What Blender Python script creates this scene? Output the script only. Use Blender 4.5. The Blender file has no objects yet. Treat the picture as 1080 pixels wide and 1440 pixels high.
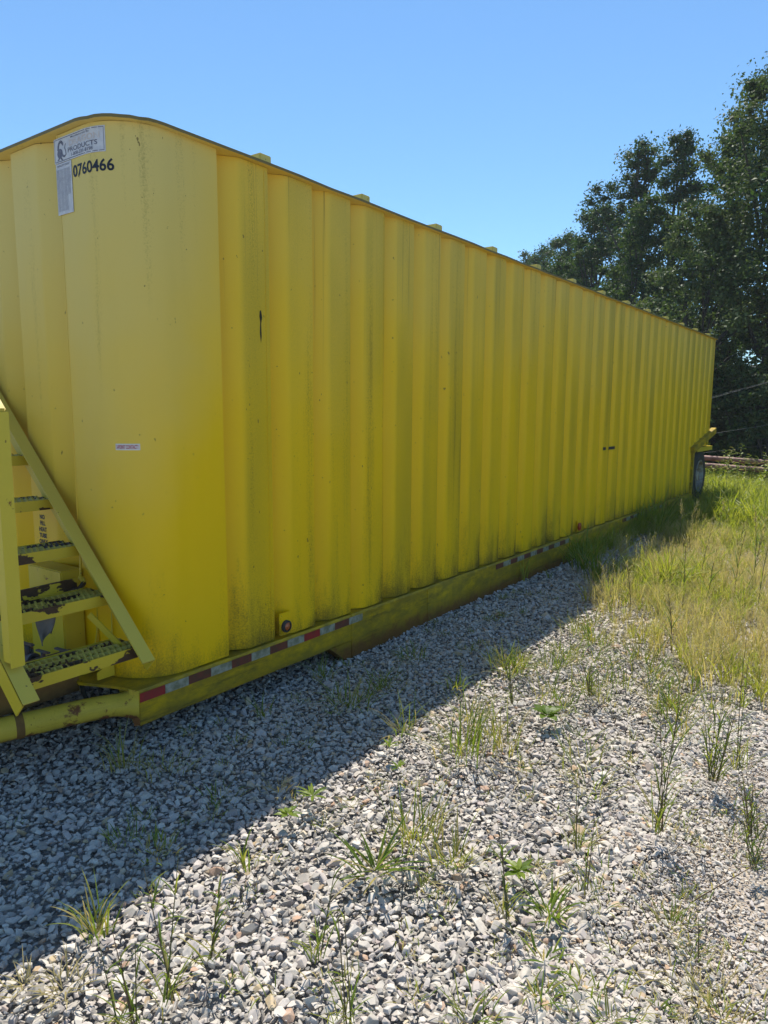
import bpy, bmesh, math, random
import numpy as np
from mathutils import Matrix, Vector
random.seed(7); RNG = np.random.default_rng(7)
SC = bpy.context.scene; COL = SC.collection
R = math.radians

# ------------------------------------------------------------------ camera
def make_camera():
    yaw, pitch, roll = 0.629386, 0.139939, 0.0059954
    f = Vector((-math.sin(yaw)*math.cos(pitch), math.cos(yaw)*math.cos(pitch), -math.sin(pitch)))
    r = Vector((math.cos(yaw), math.sin(yaw), 0)); u = r.cross(f)
    c, s = math.cos(roll), math.sin(roll)
    r2 = c*r + s*u; u2 = -s*r + c*u
    cd = bpy.data.cameras.new('camera'); cam = bpy.data.objects.new('camera', cd); COL.objects.link(cam)
    m = Matrix((r2, u2, -f)).transposed().to_4x4(); m.translation = Vector((2.998, 0.0, 1.641))
    cam.matrix_world = m
    cd.sensor_fit = 'VERTICAL'; cd.sensor_height = 36.0; cd.lens = 36.0*1006.2/1440.0
    cd.clip_start = 0.05; cd.clip_end = 2000
    SC.camera = cam
make_camera()

# ------------------------------------------------------------------ world, sun, exposure
SUN_EL, SUN_AZ = 62.2, -35.5           # azimuth from +Y, negative towards -X
w = bpy.data.worlds.new('World'); SC.world = w; w.use_nodes = True
wn = w.node_tree; bg = wn.nodes['Background']
sky = wn.nodes.new('ShaderNodeTexSky'); sky.sky_type = 'NISHITA'; sky.sun_disc = False
sky.sun_elevation = R(SUN_EL); sky.sun_rotation = R(SUN_AZ)
sky.air_density = 1.0; sky.dust_density = 0.0; sky.ozone_density = 6.0; sky.altitude = 700
wb = wn.nodes.new('ShaderNodeMix'); wb.data_type = 'RGBA'; wb.blend_type = 'MULTIPLY'; wb.inputs[0].default_value = 1.0
wb.inputs[7].default_value = (0.87, 1.02, 1.0, 1.0)      # one white balance over the whole sky
wn.links.new(sky.outputs[0], wb.inputs[6]); wn.links.new(wb.outputs[2], bg.inputs[0]); bg.inputs[1].default_value = 0.12
sd = bpy.data.lights.new('sun', 'SUN'); sd.energy = 4.8; sd.angle = R(0.53); sd.color = (1.0, 0.94, 0.85)
so = bpy.data.objects.new('sun', sd); COL.objects.link(so)
sv = Vector((math.sin(R(SUN_AZ))*math.cos(R(SUN_EL)), math.cos(R(SUN_AZ))*math.cos(R(SUN_EL)), math.sin(R(SUN_EL))))
so.rotation_euler = (sv).to_track_quat('Z', 'Y').to_euler(); so.location = (0, 0, 30)
SC.view_settings.view_transform = 'Standard'; SC.view_settings.look = 'None'
SC.view_settings.exposure = 0.62; SC.view_settings.gamma = 1.0; SC.view_settings.use_curve_mapping = False
SC.render.engine = 'CYCLES'
SC.cycles.max_bounces = 8; SC.cycles.diffuse_bounces = 4; SC.cycles.transparent_max_bounces = 8
SC.cycles.use_denoising = True

# ------------------------------------------------------------------ node helpers
def N(nt, typ, ins=None, **props):
    n = nt.nodes.new(typ)
    for k, v in props.items(): setattr(n, k, v)
    for k, v in (ins or {}).items():
        s = n.inputs[k]
        if isinstance(v, bpy.types.NodeSocket): nt.links.new(v, s)
        else: s.default_value = v
    return n
def MA(nt, op, a, b=0.0, c=0.0, clamp=False):
    return N(nt, 'ShaderNodeMath', {0: a, 1: b, 2: c}, operation=op, use_clamp=clamp).outputs[0]
def MIX(nt, f, a, b, mode='MIX'):
    return N(nt, 'ShaderNodeMix', {0: f, 6: a, 7: b}, data_type='RGBA', blend_type=mode).outputs[2]
def SS(nt, v, a, b, lo=0.0, hi=1.0):
    return N(nt, 'ShaderNodeMapRange', {0: v, 1: a, 2: b, 3: lo, 4: hi}, interpolation_type='SMOOTHSTEP').outputs[0]
def NOISE(nt, vec, scale, detail=4.0, rough=0.55):
    return N(nt, 'ShaderNodeTexNoise', {'Vector': vec, 'Scale': scale, 'Detail': detail, 'Roughness': rough}).outputs['Fac']
def SCALED(nt, vec, s):
    return N(nt, 'ShaderNodeVectorMath', {0: vec, 1: s}, operation='MULTIPLY').outputs[0]
def RAMP(nt, fac, stops, interp='LINEAR'):
    n = N(nt, 'ShaderNodeValToRGB', {0: fac}); cr = n.color_ramp; cr.interpolation = interp
    while len(cr.elements) > 1: cr.elements.remove(cr.elements[0])
    cr.elements[0].position = stops[0][0]; cr.elements[0].color = (*stops[0][1], 1)
    for p, c in stops[1:]:
        e = cr.elements.new(p); e.color = (*c, 1)
    return n.outputs[0]
def new_mat(name):
    m = bpy.data.materials.new(name); m.use_nodes = True
    nt = m.node_tree; return m, nt, nt.nodes['Principled BSDF']
def POS(nt): return N(nt, 'ShaderNodeNewGeometry').outputs['Position']
def rgba(c): return (*c, 1.0)
def BUMP(nt, h, strength=0.3, dist=0.01):
    return N(nt, 'ShaderNodeBump', {'Height': h, 'Strength': strength, 'Distance': dist}).outputs[0]

def paint(name, base=(0.86, 0.54, 0.0), chalk=(0.66, 0.54, 0.20), veil_amt=0.85, grime=1.0, rust=0.3,  # chalk: pale tint of the painted lens flare
          rust_low=None, grime_z=(0.24, 0.95), rough=0.38, peel=0.0, ribs=False, mottle=0.0, rust_soft=0.0, veil_z=(0.2, 2.7)):
    """weathered yellow enamel: lens flare painted in as a pale veil high up, mildew low down and in streaks, rust chips"""
    m, nt, b = new_mat(name); P = POS(nt)
    z = N(nt, 'ShaderNodeSeparateXYZ', {0: P}).outputs[2]
    n_big = NOISE(nt, P, 0.9, 3)
    n_mid = NOISE(nt, SCALED(nt, P, (5, 5, 1.4)), 1.0, 5)
    col = MIX(nt, MA(nt, 'MULTIPLY', n_mid, 0.35), rgba(base), rgba((base[0]*0.80, base[1]*0.78, base[2])))
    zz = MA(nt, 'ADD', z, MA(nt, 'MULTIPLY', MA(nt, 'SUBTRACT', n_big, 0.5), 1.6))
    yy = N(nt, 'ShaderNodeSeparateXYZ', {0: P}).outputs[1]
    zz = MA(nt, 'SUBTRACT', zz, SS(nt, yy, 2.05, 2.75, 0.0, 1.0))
    veil = MA(nt, 'MULTIPLY', SS(nt, zz, veil_z[0], veil_z[1]), veil_amt)  # washed-out lens flare painted into the colour, growing with height
    col = MIX(nt, veil, col, rgba(chalk))  # chalk is the tint of the painted lens flare
    # mildew rising from the rail, patchy from rib to rib
    n_st = NOISE(nt, SCALED(nt, P, (13, 13, 2.6)), 1.0, 7, 0.68)
    n_f = NOISE(nt, P, 110, 3, 0.6)
    n_rib = NOISE(nt, SCALED(nt, P, (2.2, 2.2, 0.5)), 1.0, 2)
    low = SS(nt, z, grime_z[1], grime_z[0])
    low2 = SS(nt, z, grime_z[0]+0.14, grime_z[0]-0.03)
    k = MA(nt, 'ADD', MA(nt, 'MULTIPLY', low, 0.34), MA(nt, 'MULTIPLY', low2, 0.20))
    k = MA(nt, 'ADD', k, MA(nt, 'MULTIPLY', MA(nt, 'SUBTRACT', n_st, 0.5), 0.85))
    k = MA(nt, 'ADD', k, MA(nt, 'MULTIPLY', MA(nt, 'SUBTRACT', n_rib, 0.5), 0.75))
    k = MA(nt, 'ADD', k, MA(nt, 'MULTIPLY', MA(nt, 'SUBTRACT', n_f, 0.5), 0.6))
    if ribs:
        u = MA(nt, 'FRACT', MA(nt, 'DIVIDE', MA(nt, 'SUBTRACT', N(nt, 'ShaderNodeSeparateXYZ', {0: P}).outputs[1], 2.664), 0.37066))
        crease = MA(nt, 'ADD', SS(nt, u, 0.16, 0.04), SS(nt, u, 0.80, 0.99))
        k = MA(nt, 'ADD', k, MA(nt, 'MULTIPLY', MA(nt, 'MULTIPLY', crease, low), 0.16))
    g1 = MA(nt, 'MULTIPLY', SS(nt, k, 0.18, 0.80), SS(nt, z, grime_z[1]+0.55, grime_z[1]-0.1))
    # long vertical streaks
    n_v = NOISE(nt, SCALED(nt, P, (8.0, 8.0, 0.28)), 1.0, 4, 0.6)
    sv_ = MA(nt, 'ADD', n_v, MA(nt, 'MULTIPLY', MA(nt, 'SUBTRACT', n_f, 0.5), 0.45))
    if ribs: sv_ = MA(nt, 'ADD', sv_, SS(nt, u, 0.42, 0.60, -0.05, 0.05))
    g2 = MA(nt, 'MULTIPLY', SS(nt, sv_, 0.60, 0.90), 0.75)
    g = MA(nt, 'MULTIPLY', MA(nt, 'MAXIMUM', g1, g2), grime, clamp=True)
    if ribs:                                          # darker greenish tone on the proud flats, uneven from rib to rib
        g = MA(nt, 'MAXIMUM', g, MA(nt, 'MULTIPLY', SS(nt, u, 0.075, 0.015), MA(nt, 'MULTIPLY', SS(nt, n_v, 0.32, 0.7), 0.75)))  # dark line down each crease, broken up by noise
        n_run = NOISE(nt, SCALED(nt, P, (42, 42, 0.45)), 1.0, 3, 0.5)
        runs = MA(nt, 'MULTIPLY', MA(nt, 'MULTIPLY', SS(nt, n_run, 0.60, 0.74), SS(nt, MA(nt, 'ADD', z, MA(nt, 'MULTIPLY', n_v, 1.6)), 2.5, 3.7)), 0.6)
        col = MIX(nt, runs, col, rgba((0.24, 0.13, 0.02)))
        film = MA(nt, 'MULTIPLY', SS(nt, u, 0.36, 0.50), MA(nt, 'ADD', 0.07, MA(nt, 'MULTIPLY', SS(nt, MA(nt, 'ADD', n_rib, MA(nt, 'MULTIPLY', n_f, 0.35)), 0.50, 0.95), 0.38)))
        col = MIX(nt, film, col, rgba((0.22, 0.20, 0.02)))
    col = MIX(nt, MA(nt, 'MULTIPLY', g, 0.9), col, rgba((0.060, 0.052, 0.012)))
    # freckles
    n_sp = NOISE(nt, SCALED(nt, P, (1, 1, 0.7)), 34, 2, 0.5)
    col = MIX(nt, MA(nt, 'MULTIPLY', SS(nt, n_sp, 0.735, 0.76), 0.75), col, rgba((0.12, 0.07, 0.02)))
    if mottle > 0:
        n_m = NOISE(nt, SCALED(nt, P, (7, 5, 11)), 1.0, 7, 0.7)
        col = MIX(nt, MA(nt, 'MULTIPLY', SS(nt, n_m, 0.30, 0.62), mottle), col, rgba((0.17, 0.135, 0.02)))
        if rust_low is not None:
            lo_ = SS(nt, MA(nt, 'ADD', z, MA(nt, 'MULTIPLY', MA(nt, 'SUBTRACT', n_m, 0.5), 0.22)), rust_low[1], rust_low[0], 0.0, 0.85)
            col = MIX(nt, lo_, col, rgba((0.17, 0.085, 0.018)))
        n_m2 = NOISE(nt, SCALED(nt, P, (3, 1.6, 16)), 1.0, 6, 0.7)
        col = MIX(nt, MA(nt, 'MULTIPLY', SS(nt, n_m2, 0.52, 0.74), mottle), col, rgba((0.055, 0.045, 0.015)))
    if rust > 0:
        n_r = NOISE(nt, P, 9, 6, 0.7)
        rk = n_r
        if rust_low is not None:
            rk = MA(nt, 'ADD', n_r, SS(nt, z, rust_low[1], rust_low[0], 0.0, 0.30))
        rr = MA(nt, 'MULTIPLY', SS(nt, rk, 0.78-0.2*rust-rust_soft*0.3, 0.86-0.2*rust+rust_soft*0.25), 1.0-0.3*min(1.0, rust_soft*6))
        rc = MIX(nt, NOISE(nt, P, 60, 3), rgba((0.10, 0.035, 0.012)), rgba((0.26, 0.11, 0.03)))
        col = MIX(nt, rr, col, rc)
    if peel > 0:
        n_p = NOISE(nt, SCALED(nt, P, (1, 0.45, 1)), 10, 5, 0.55)
        pp = SS(nt, n_p, 0.62-0.2*peel, 0.635-0.2*peel)
        col = MIX(nt, pp, col, MIX(nt, NOISE(nt, P, 40, 3), rgba((0.035, 0.020, 0.014)), rgba((0.10, 0.055, 0.028))))
    nt.links.new(col, b.inputs['Base Color'])
    ro = MA(nt, 'ADD', MA(nt, 'MULTIPLY', g, 0.35), MA(nt, 'ADD', rough, MA(nt, 'MULTIPLY', veil, 0.25)))
    nt.links.new(ro, b.inputs['Roughness'])
    b.inputs['Specular IOR Level'].default_value = 0.22
    h = MA(nt, 'ADD', MA(nt, 'MULTIPLY', NOISE(nt, SCALED(nt, P, (3, 3, 1)), 1.3, 2), 1.0), MA(nt, 'MULTIPLY', n_f, 0.02))
    nt.links.new(BUMP(nt, h, 0.4, 0.03), b.inputs['Normal'])
    return m

def plain(name, c, rough=0.6, var=0.25, scale=20, metal=0.0, c2=None, spec=0.4, bump=0.0):
    m, nt, b = new_mat(name); P = POS(nt)
    n = NOISE(nt, P, scale, 5, 0.6)
    c2 = c2 or tuple(x*(1-var) for x in c)
    nt.links.new(MIX(nt, SS(nt, n, 0.35, 0.65), rgba(c), rgba(c2)), b.inputs['Base Color'])
    b.inputs['Roughness'].default_value = rough; b.inputs['Metallic'].default_value = metal
    b.inputs['Specular IOR Level'].default_value = spec
    if bump: nt.links.new(BUMP(nt, n, bump, 0.01), b.inputs['Normal'])
    return m

def leaf_mat(name, c1, c2, c3, trans=0.35, rough=0.45, attr='tint', rand=False, spec=0.35):
    m, nt, b = new_mat(name)
    if rand: t = N(nt, 'ShaderNodeObjectInfo').outputs['Random']
    else: t = N(nt, 'ShaderNodeAttribute', attribute_name=attr).outputs['Fac']
    col = RAMP(nt, t, [(0.0, c1), (0.5, c2), (1.0, c3)])
    if rand:
        a = N(nt, 'ShaderNodeAttribute', attribute_name='tint').outputs['Fac']
        col = MIX(nt, SS(nt, a, 0.0, 1.0, 0.0, 0.55), col, rgba((c3[0]*1.1, c3[1]*1.05, c3[2])))
    nt.links.new(col, b.inputs['Base Color']); b.inputs['Roughness'].default_value = rough
    b.inputs['Specular IOR Level'].default_value = spec
    tr = N(nt, 'ShaderNodeBsdfTranslucent', {'Color': MIX(nt, 1.0, col, (1.25, 1.3, 0.6, 1), 'MULTIPLY')})
    mx = N(nt, 'ShaderNodeMixShader', {0: trans, 1: b.outputs[0], 2: tr.outputs[0]})
    nt.links.new(mx.outputs[0], nt.nodes['Material Output'].inputs['Surface'])
    return m

# ------------------------------------------------------------------ mesh helpers
class MB:
    def __init__(s): s.v = []; s.f = []; s.m = []; s.t = []
    def add(s, vs, fs, mi=0, tint=0.5):
        o = len(s.v); s.v += [tuple(v) for v in vs]; s.f += [tuple(i+o for i in f) for f in fs]
        s.m += [mi]*len(fs); s.t += [tint]*len(vs)
    def box(s, a, b, mi=0):
        x0, y0, z0 = a; x1, y1, z1 = b
        s.add([(x0,y0,z0),(x1,y0,z0),(x1,y1,z0),(x0,y1,z0),(x0,y0,z1),(x1,y0,z1),(x1,y1,z1),(x0,y1,z1)],
              [(0,3,2,1),(4,5,6,7),(0,1,5,4),(1,2,6,5),(2,3,7,6),(3,0,4,7)], mi)
    def bar(s, p, q, wid, hei, up=(0,0,1), mi=0):
        p, q = Vector(p), Vector(q); d = (q-p).normalized(); a = d.cross(Vector(up)).normalized(); c = a.cross(d)
        vs = [pt + a*(sx*wid/2) + c*(sz*hei/2) for pt in (p, q) for sx, sz in ((-1,-1),(1,-1),(1,1),(-1,1))]
        s.add(vs, [(0,1,2,3),(4,7,6,5),(0,4,5,1),(1,5,6,2),(2,6,7,3),(3,7,4,0)], mi)
    def tube(s, pts, rad, n=8, mi=0, cap=True, tint=0.5):
        pts = [Vector(p) for p in pts]; rs = rad if isinstance(rad, (list, tuple)) else [rad]*len(pts)
        vs = []; a = None
        for i, p in enumerate(pts):
            d = (pts[min(i+1, len(pts)-1)] - pts[max(i-1, 0)]).normalized()
            if a is None:
                a = d.orthogonal().normalized()
            else:
                a = (a - d*a.dot(d)).normalized()
            c = d.cross(a)
            for k in range(n):
                t = 2*math.pi*k/n; vs.append(p + (a*math.cos(t) + c*math.sin(t))*rs[i])
        fs = [(i*n+k, i*n+(k+1) % n, (i+1)*n+(k+1) % n, (i+1)*n+k) for i in range(len(pts)-1) for k in range(n)]
        if cap: fs += [tuple(range(n-1, -1, -1)), tuple((len(pts)-1)*n+k for k in range(n))]
        s.add(vs, fs, mi, tint)
    def extrude(s, poly, z0, z1, mi=0):           # closed plan polygon (ccw) up the z axis
        n = len(poly); vs = [(x, y, z0) for x, y in poly] + [(x, y, z1) for x, y in poly]
        s.add(vs, [tuple(range(n-1, -1, -1)), tuple(range(n, 2*n))] + [(i, (i+1) % n, n+(i+1) % n, n+i) for i in range(n)], mi)
    def strip(s, pl, z0, z1, nz=1, thick=0.004, mi=0):
        """open plan polyline extruded upward as a thin sheet with two sides; outward is to the right of travel"""
        n = len(pl); nor = []
        for i in range(n):
            a = Vector(pl[max(i-1, 0)]); b = Vector(pl[min(i+1, n-1)]); d = (b-a).normalized(); nor.append(Vector((d.y, -d.x)))
        out = [Vector(p) for p in pl]; inn = [out[i]-nor[i]*thick for i in range(n)]
        zs = [z0+(z1-z0)*k/nz for k in range(nz+1)]
        vs = [(p.x, p.y, z) for z in zs for p in out] + [(p.x, p.y, z) for z in zs for p in inn]
        o = n*(nz+1); fs = []
        for k in range(nz):
            for i in range(n-1):
                fs.append((k*n+i, k*n+i+1, (k+1)*n+i+1, (k+1)*n+i))
                fs.append((o+k*n+i+1, o+k*n+i, o+(k+1)*n+i, o+(k+1)*n+i+1))
        for i in range(n-1):
            fs.append((i+1, i, o+i, o+i+1)); t = nz*n; fs.append((t+i, t+i+1, o+t+i+1, o+t+i))
        for k in range(nz):
            fs.append((k*n, (k+1)*n, o+(k+1)*n, o+k*n)); fs.append(((k+1)*n+n-1, k*n+n-1, o+k*n+n-1, o+(k+1)*n+n-1))
        s.add(vs, fs, mi)
    def lathe(s, prof, c, axis='x', n=24, mi=0):   # profile of (radius, along)
        vs = []
        for r, t in prof:
            for k in range(n):
                a = 2*math.pi*k/n; u, v = r*math.cos(a), r*math.sin(a)
                if axis == 'x': vs.append((c[0]+t, c[1]+u, c[2]+v))
                elif axis == 'y': vs.append((c[0]+v, c[1]+t, c[2]+u))
                else: vs.append((c[0]+u, c[1]+v, c[2]+t))
        m_ = len(prof)
        fs = [(i*n+k, i*n+(k+1) % n, (i+1)*n+(k+1) % n, (i+1)*n+k) for i in range(m_-1) for k in range(n)]
        s.add(vs, fs, mi)
    def blade(s, base, az, length, wid, bend, lean=0.2, seg=5, tint=0.5, mi=0):
        """one grass blade: a tapering folded ribbon that leaves the ground at 'lean' and bends over"""
        p = Vector(base); h = Vector((math.cos(az), math.sin(az), 0)); side = Vector((-math.sin(az), math.cos(az), 0))
        ang = lean; vs = []; st = length/seg
        for i in range(seg+1):
            t = i/seg; wv = wid*(0.55+0.45*min(1, t*4))*(1-t**2.2)+wid*0.03
            d = h*math.sin(ang)+Vector((0, 0, math.cos(ang))); nn = h*math.cos(ang)-Vector((0, 0, math.sin(ang)))
            vs += [p-side*wv/2+nn*wv*0.14, p-nn*wv*0.14, p+side*wv/2+nn*wv*0.14]
            p = p+d*st; ang += bend/seg
        fs = []
        for i in range(seg):
            a = i*3; fs += [(a, a+1, a+4, a+3), (a+1, a+2, a+5, a+4)]
        s.add(vs, fs, mi, tint)
    def leaf(s, base, d, up, length, wid, droop=0.3, tint=0.5, mi=0):
        p = Vector(base); d = Vector(d).normalized(); up = Vector(up)
        side = d.cross(up).normalized(); up = side.cross(d)
        vs = [p]; prof = ((0.25, 0.8), (0.5, 1.0), (0.78, 0.62))
        for t, wv in prof:
            c = p+d*length*t-up*droop*length*t*t
            vs += [c-side*wid*wv/2+up*wid*0.1, c-up*wid*0.06, c+side*wid*wv/2+up*wid*0.1]
        vs.append(p+d*length-up*droop*length)
        s.add(vs, [(0,2,1),(0,3,2),(1,2,5,4),(2,3,6,5),(4,5,8,7),(5,6,9,8),(7,8,10),(8,9,10)], mi, tint)
    def mesh(s, name, mats, smooth=None, bevel=0.0):
        me = bpy.data.meshes.new(name); me.from_pydata(s.v, [], s.f)
        for m in (mats if isinstance(mats, (list, tuple)) else [mats]): me.materials.append(m)
        if any(s.m): me.polygons.foreach_set('material_index', s.m)
        if any(t != 0.5 for t in s.t):
            a = me.attributes.new('tint', 'FLOAT', 'POINT'); a.data.foreach_set('value', s.t)
        if bevel:
            bm = bmesh.new(); bm.from_mesh(me)
            bmesh.ops.remove_doubles(bm, verts=bm.verts, dist=1e-5)
            es = [e for e in bm.edges if len(e.link_faces) == 2 and e.calc_face_angle(0) > 0.5]
            bmesh.ops.bevel(bm, geom=es, offset=bevel, segments=2, affect='EDGES', clamp_overlap=True)
            bm.to_mesh(me); bm.free()
        if smooth is not None:
            me.polygons.foreach_set('use_smooth', [True]*len(me.polygons)); me.set_sharp_from_angle(angle=R(smooth))
        me.update(); return me
    def build(s, name, mats, parent=None, smooth=None, bevel=0.0):
        return obj(name, s.mesh(name, mats, smooth, bevel), parent)

WM = {}
def obj(name, me, parent=None, loc=(0, 0, 0)):
    o = bpy.data.objects.new(name, me); COL.objects.link(o); o.location = loc
    WM[o.name] = Matrix.Translation(loc)
    if parent is not None:
        o.parent = parent; o.matrix_parent_inverse = WM[parent.name].inverted()
    return o
def tag(o, label=None, cat=None, group=None, kind=None):
    if label: o['label'] = label
    if cat: o['category'] = cat
    if group: o['group'] = group
    if kind: o['kind'] = kind
    return o
def thing(name, loc, label, cat, group=None):
    return tag(obj(name, None, None, loc), label, cat, group)

def text_mesh(body, size, bold=0.0, align='LEFT', sx=1.0):
    """flat lettering as a mesh in the local xy plane"""
    cu = bpy.data.curves.new('lettering', 'FONT'); cu.body = body; cu.size = size; cu.align_x = align; cu.offset = bold
    cu.resolution_u = 3
    o = bpy.data.objects.new('lettering', cu); COL.objects.link(o)
    dg = bpy.context.evaluated_depsgraph_get(); me = bpy.data.meshes.new_from_object(o.evaluated_get(dg))
    vs = [(v.co.x*sx, v.co.y) for v in me.vertices]; fs = [tuple(p.vertices) for p in me.polygons]
    bpy.data.objects.remove(o); bpy.data.curves.remove(cu); bpy.data.meshes.remove(me)
    return vs, fs

# ------------------------------------------------------------------ materials
M = {}
M['panel'] = paint('yellow_wall_paint', ribs=True, veil_amt=0.45, veil_z=(0.5, 2.6))
M['corner'] = paint('yellow_corner_paint', veil_z=(0.5, 2.9), grime=0.8, grime_z=(0.24, 0.62))
M['rail'] = paint('yellow_rail_paint', base=(0.58, 0.38, 0.006), veil_amt=0.0, grime=0.45, rust=0.50, rust_low=(-0.04, 0.13), grime_z=(-0.1, 0.4), rough=0.5, mottle=0.8, rust_soft=0.22)
M['bumper'] = paint('yellow_bumper_paint', base=(0.64, 0.48, 0.05), veil_amt=0.0, grime=0.5, mottle=0.22, rust=0.95, rust_low=(0.06, 0.15), grime_z=(-0.2, 0.4), rough=0.5)
M['stair'] = paint('yellow_stair_paint', base=(0.62, 0.47, 0.03), chalk=(0.52, 0.50, 0.17), veil_amt=0.3, grime=0.3, rust=0.62, grime_z=(-0.5, 0.6))
M['stringer'] = paint('faded_stair_paint', base=(0.62, 0.47, 0.06), chalk=(0.48, 0.47, 0.2), veil_amt=0.3, grime=0.25, rust=0.3, grime_z=(-0.5, 0.6))
M['tread'] = paint('peeling_tread_paint', base=(0.60, 0.44, 0.03), veil_amt=0.1, grime=0.2, rust=0.3, grime_z=(-0.5, 0.6), peel=0.5)
M['grate'] = paint('rusty_grating_paint', base=(0.50, 0.40, 0.07), veil_amt=0.1, grime=0.3, rust=0.9, grime_z=(-0.5, 0.6), peel=0.45)
M['rim'] = paint('dirty_flange_paint', base=(0.22, 0.165, 0.04), chalk=(0.16, 0.13, 0.06), veil_amt=0.6, grime=0.9, rust=0.7, grime_z=(2.6, 3.2))
M['lug'] = paint('faded_roof_paint', base=(0.58, 0.50, 0.10), veil_amt=0.5, grime=0.2, rust=0.3, grime_z=(-0.5, 0.6))
M['rust'] = plain('rusty_steel', (0.13, 0.065, 0.02), 0.85, c2=(0.20, 0.11, 0.025), scale=9, bump=0.3)
M['dark'] = plain('dark_grime', (0.03, 0.027, 0.016), 0.9)
M['red'] = plain('red_reflective_tape', (0.33, 0.025, 0.025), 0.35, c2=(0.20, 0.03, 0.025), scale=14)
M['dullred'] = plain('weathered_red_tape', (0.16, 0.04, 0.022), 0.6, c2=(0.10, 0.04, 0.02), scale=22)
M['silver'] = plain('silver_reflective_tape', (0.32, 0.32, 0.25), 0.5, c2=(0.17, 0.17, 0.10), scale=24)
M['rubber'] = plain('tyre_rubber', (0.025, 0.026, 0.028), 0.8, c2=(0.05, 0.048, 0.042), scale=12)
M['wheel'] = plain('white_wheel_paint', (0.36, 0.36, 0.32), 0.6, c2=(0.18, 0.13, 0.09), scale=9)
M['sign'] = plain('weathered_white_sheet', (0.60, 0.60, 0.62), 0.5, c2=(0.50, 0.50, 0.54), scale=18)
M['ink'] = plain('black_ink', (0.012, 0.014, 0.03), 0.5)
M['greyink'] = plain('faded_grey_ink', (0.10, 0.10, 0.15), 0.6, c2=(0.18, 0.18, 0.22), scale=60)
M['paleink'] = plain('worn_small_print', (0.27, 0.27, 0.33), 0.6, c2=(0.40, 0.40, 0.45), scale=60)
M['paleorange'] = plain('faded_orange_ink', (0.56, 0.47, 0.43), 0.6, c2=(0.58, 0.54, 0.53), scale=30)
M['redink'] = plain('red_ink', (0.50, 0.05, 0.08), 0.5)
M['white'] = plain('white_sticker', (0.72, 0.70, 0.66), 0.5, var=0.1)
M['orange'] = plain('orange_lens', (0.50, 0.13, 0.02), 0.3, c2=(0.40, 0.10, 0.03), spec=0.6)
M['redlens'] = plain('red_lens', (0.35, 0.02, 0.01), 0.3, spec=0.6)
M['pipe'] = plain('rust_red_pipe', (0.26, 0.12, 0.095), 0.6, c2=(0.18, 0.075, 0.055), scale=5)
M['timber'] = plain('old_timber', (0.09, 0.065, 0.045), 0.9)
M['valve'] = plain('blue_grey_valve_iron', (0.06, 0.075, 0.10), 0.6, c2=(0.10, 0.06, 0.05))
M['cloth'] = plain('grey_cloth', (0.17, 0.16, 0.15), 0.95)
M['wire'] = plain('wire_rope', (0.12, 0.125, 0.12), 0.6, metal=0.2)
M['bark'] = plain('grey_bark', (0.07, 0.06, 0.05), 0.95, c2=(0.035, 0.03, 0.025), scale=6, bump=0.5)
M['grass'] = leaf_mat('green_grass_blade', (0.10, 0.165, 0.02), (0.19, 0.25, 0.03), (0.40, 0.33, 0.12), 0.42)
M['dry'] = leaf_mat('dry_grass_blade', (0.30, 0.25, 0.11), (0.38, 0.32, 0.16), (0.45, 0.38, 0.20), 0.35)
M['stem'] = leaf_mat('weed_stem', (0.09, 0.11, 0.035), (0.12, 0.10, 0.04), (0.16, 0.10, 0.06), 0.1)
M['field'] = leaf_mat('field_grass', (0.15, 0.23, 0.02), (0.25, 0.32, 0.03), (0.36, 0.36, 0.07), 0.5, rand=True)
M['fielddry'] = leaf_mat('field_dry_grass', (0.30, 0.31, 0.10), (0.44, 0.38, 0.17), (0.54, 0.45, 0.25), 0.45, rand=True)
M['leaf'] = leaf_mat('tree_leaf', (0.030, 0.062, 0.018), (0.048, 0.090, 0.024), (0.085, 0.125, 0.035), 0.30, 0.58, spec=0.15)
M['leaf_pale'] = leaf_mat('pale_tree_leaf', (0.045, 0.075, 0.025), (0.07, 0.11, 0.04), (0.11, 0.14, 0.055), 0.30, 0.58, spec=0.15)

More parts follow.
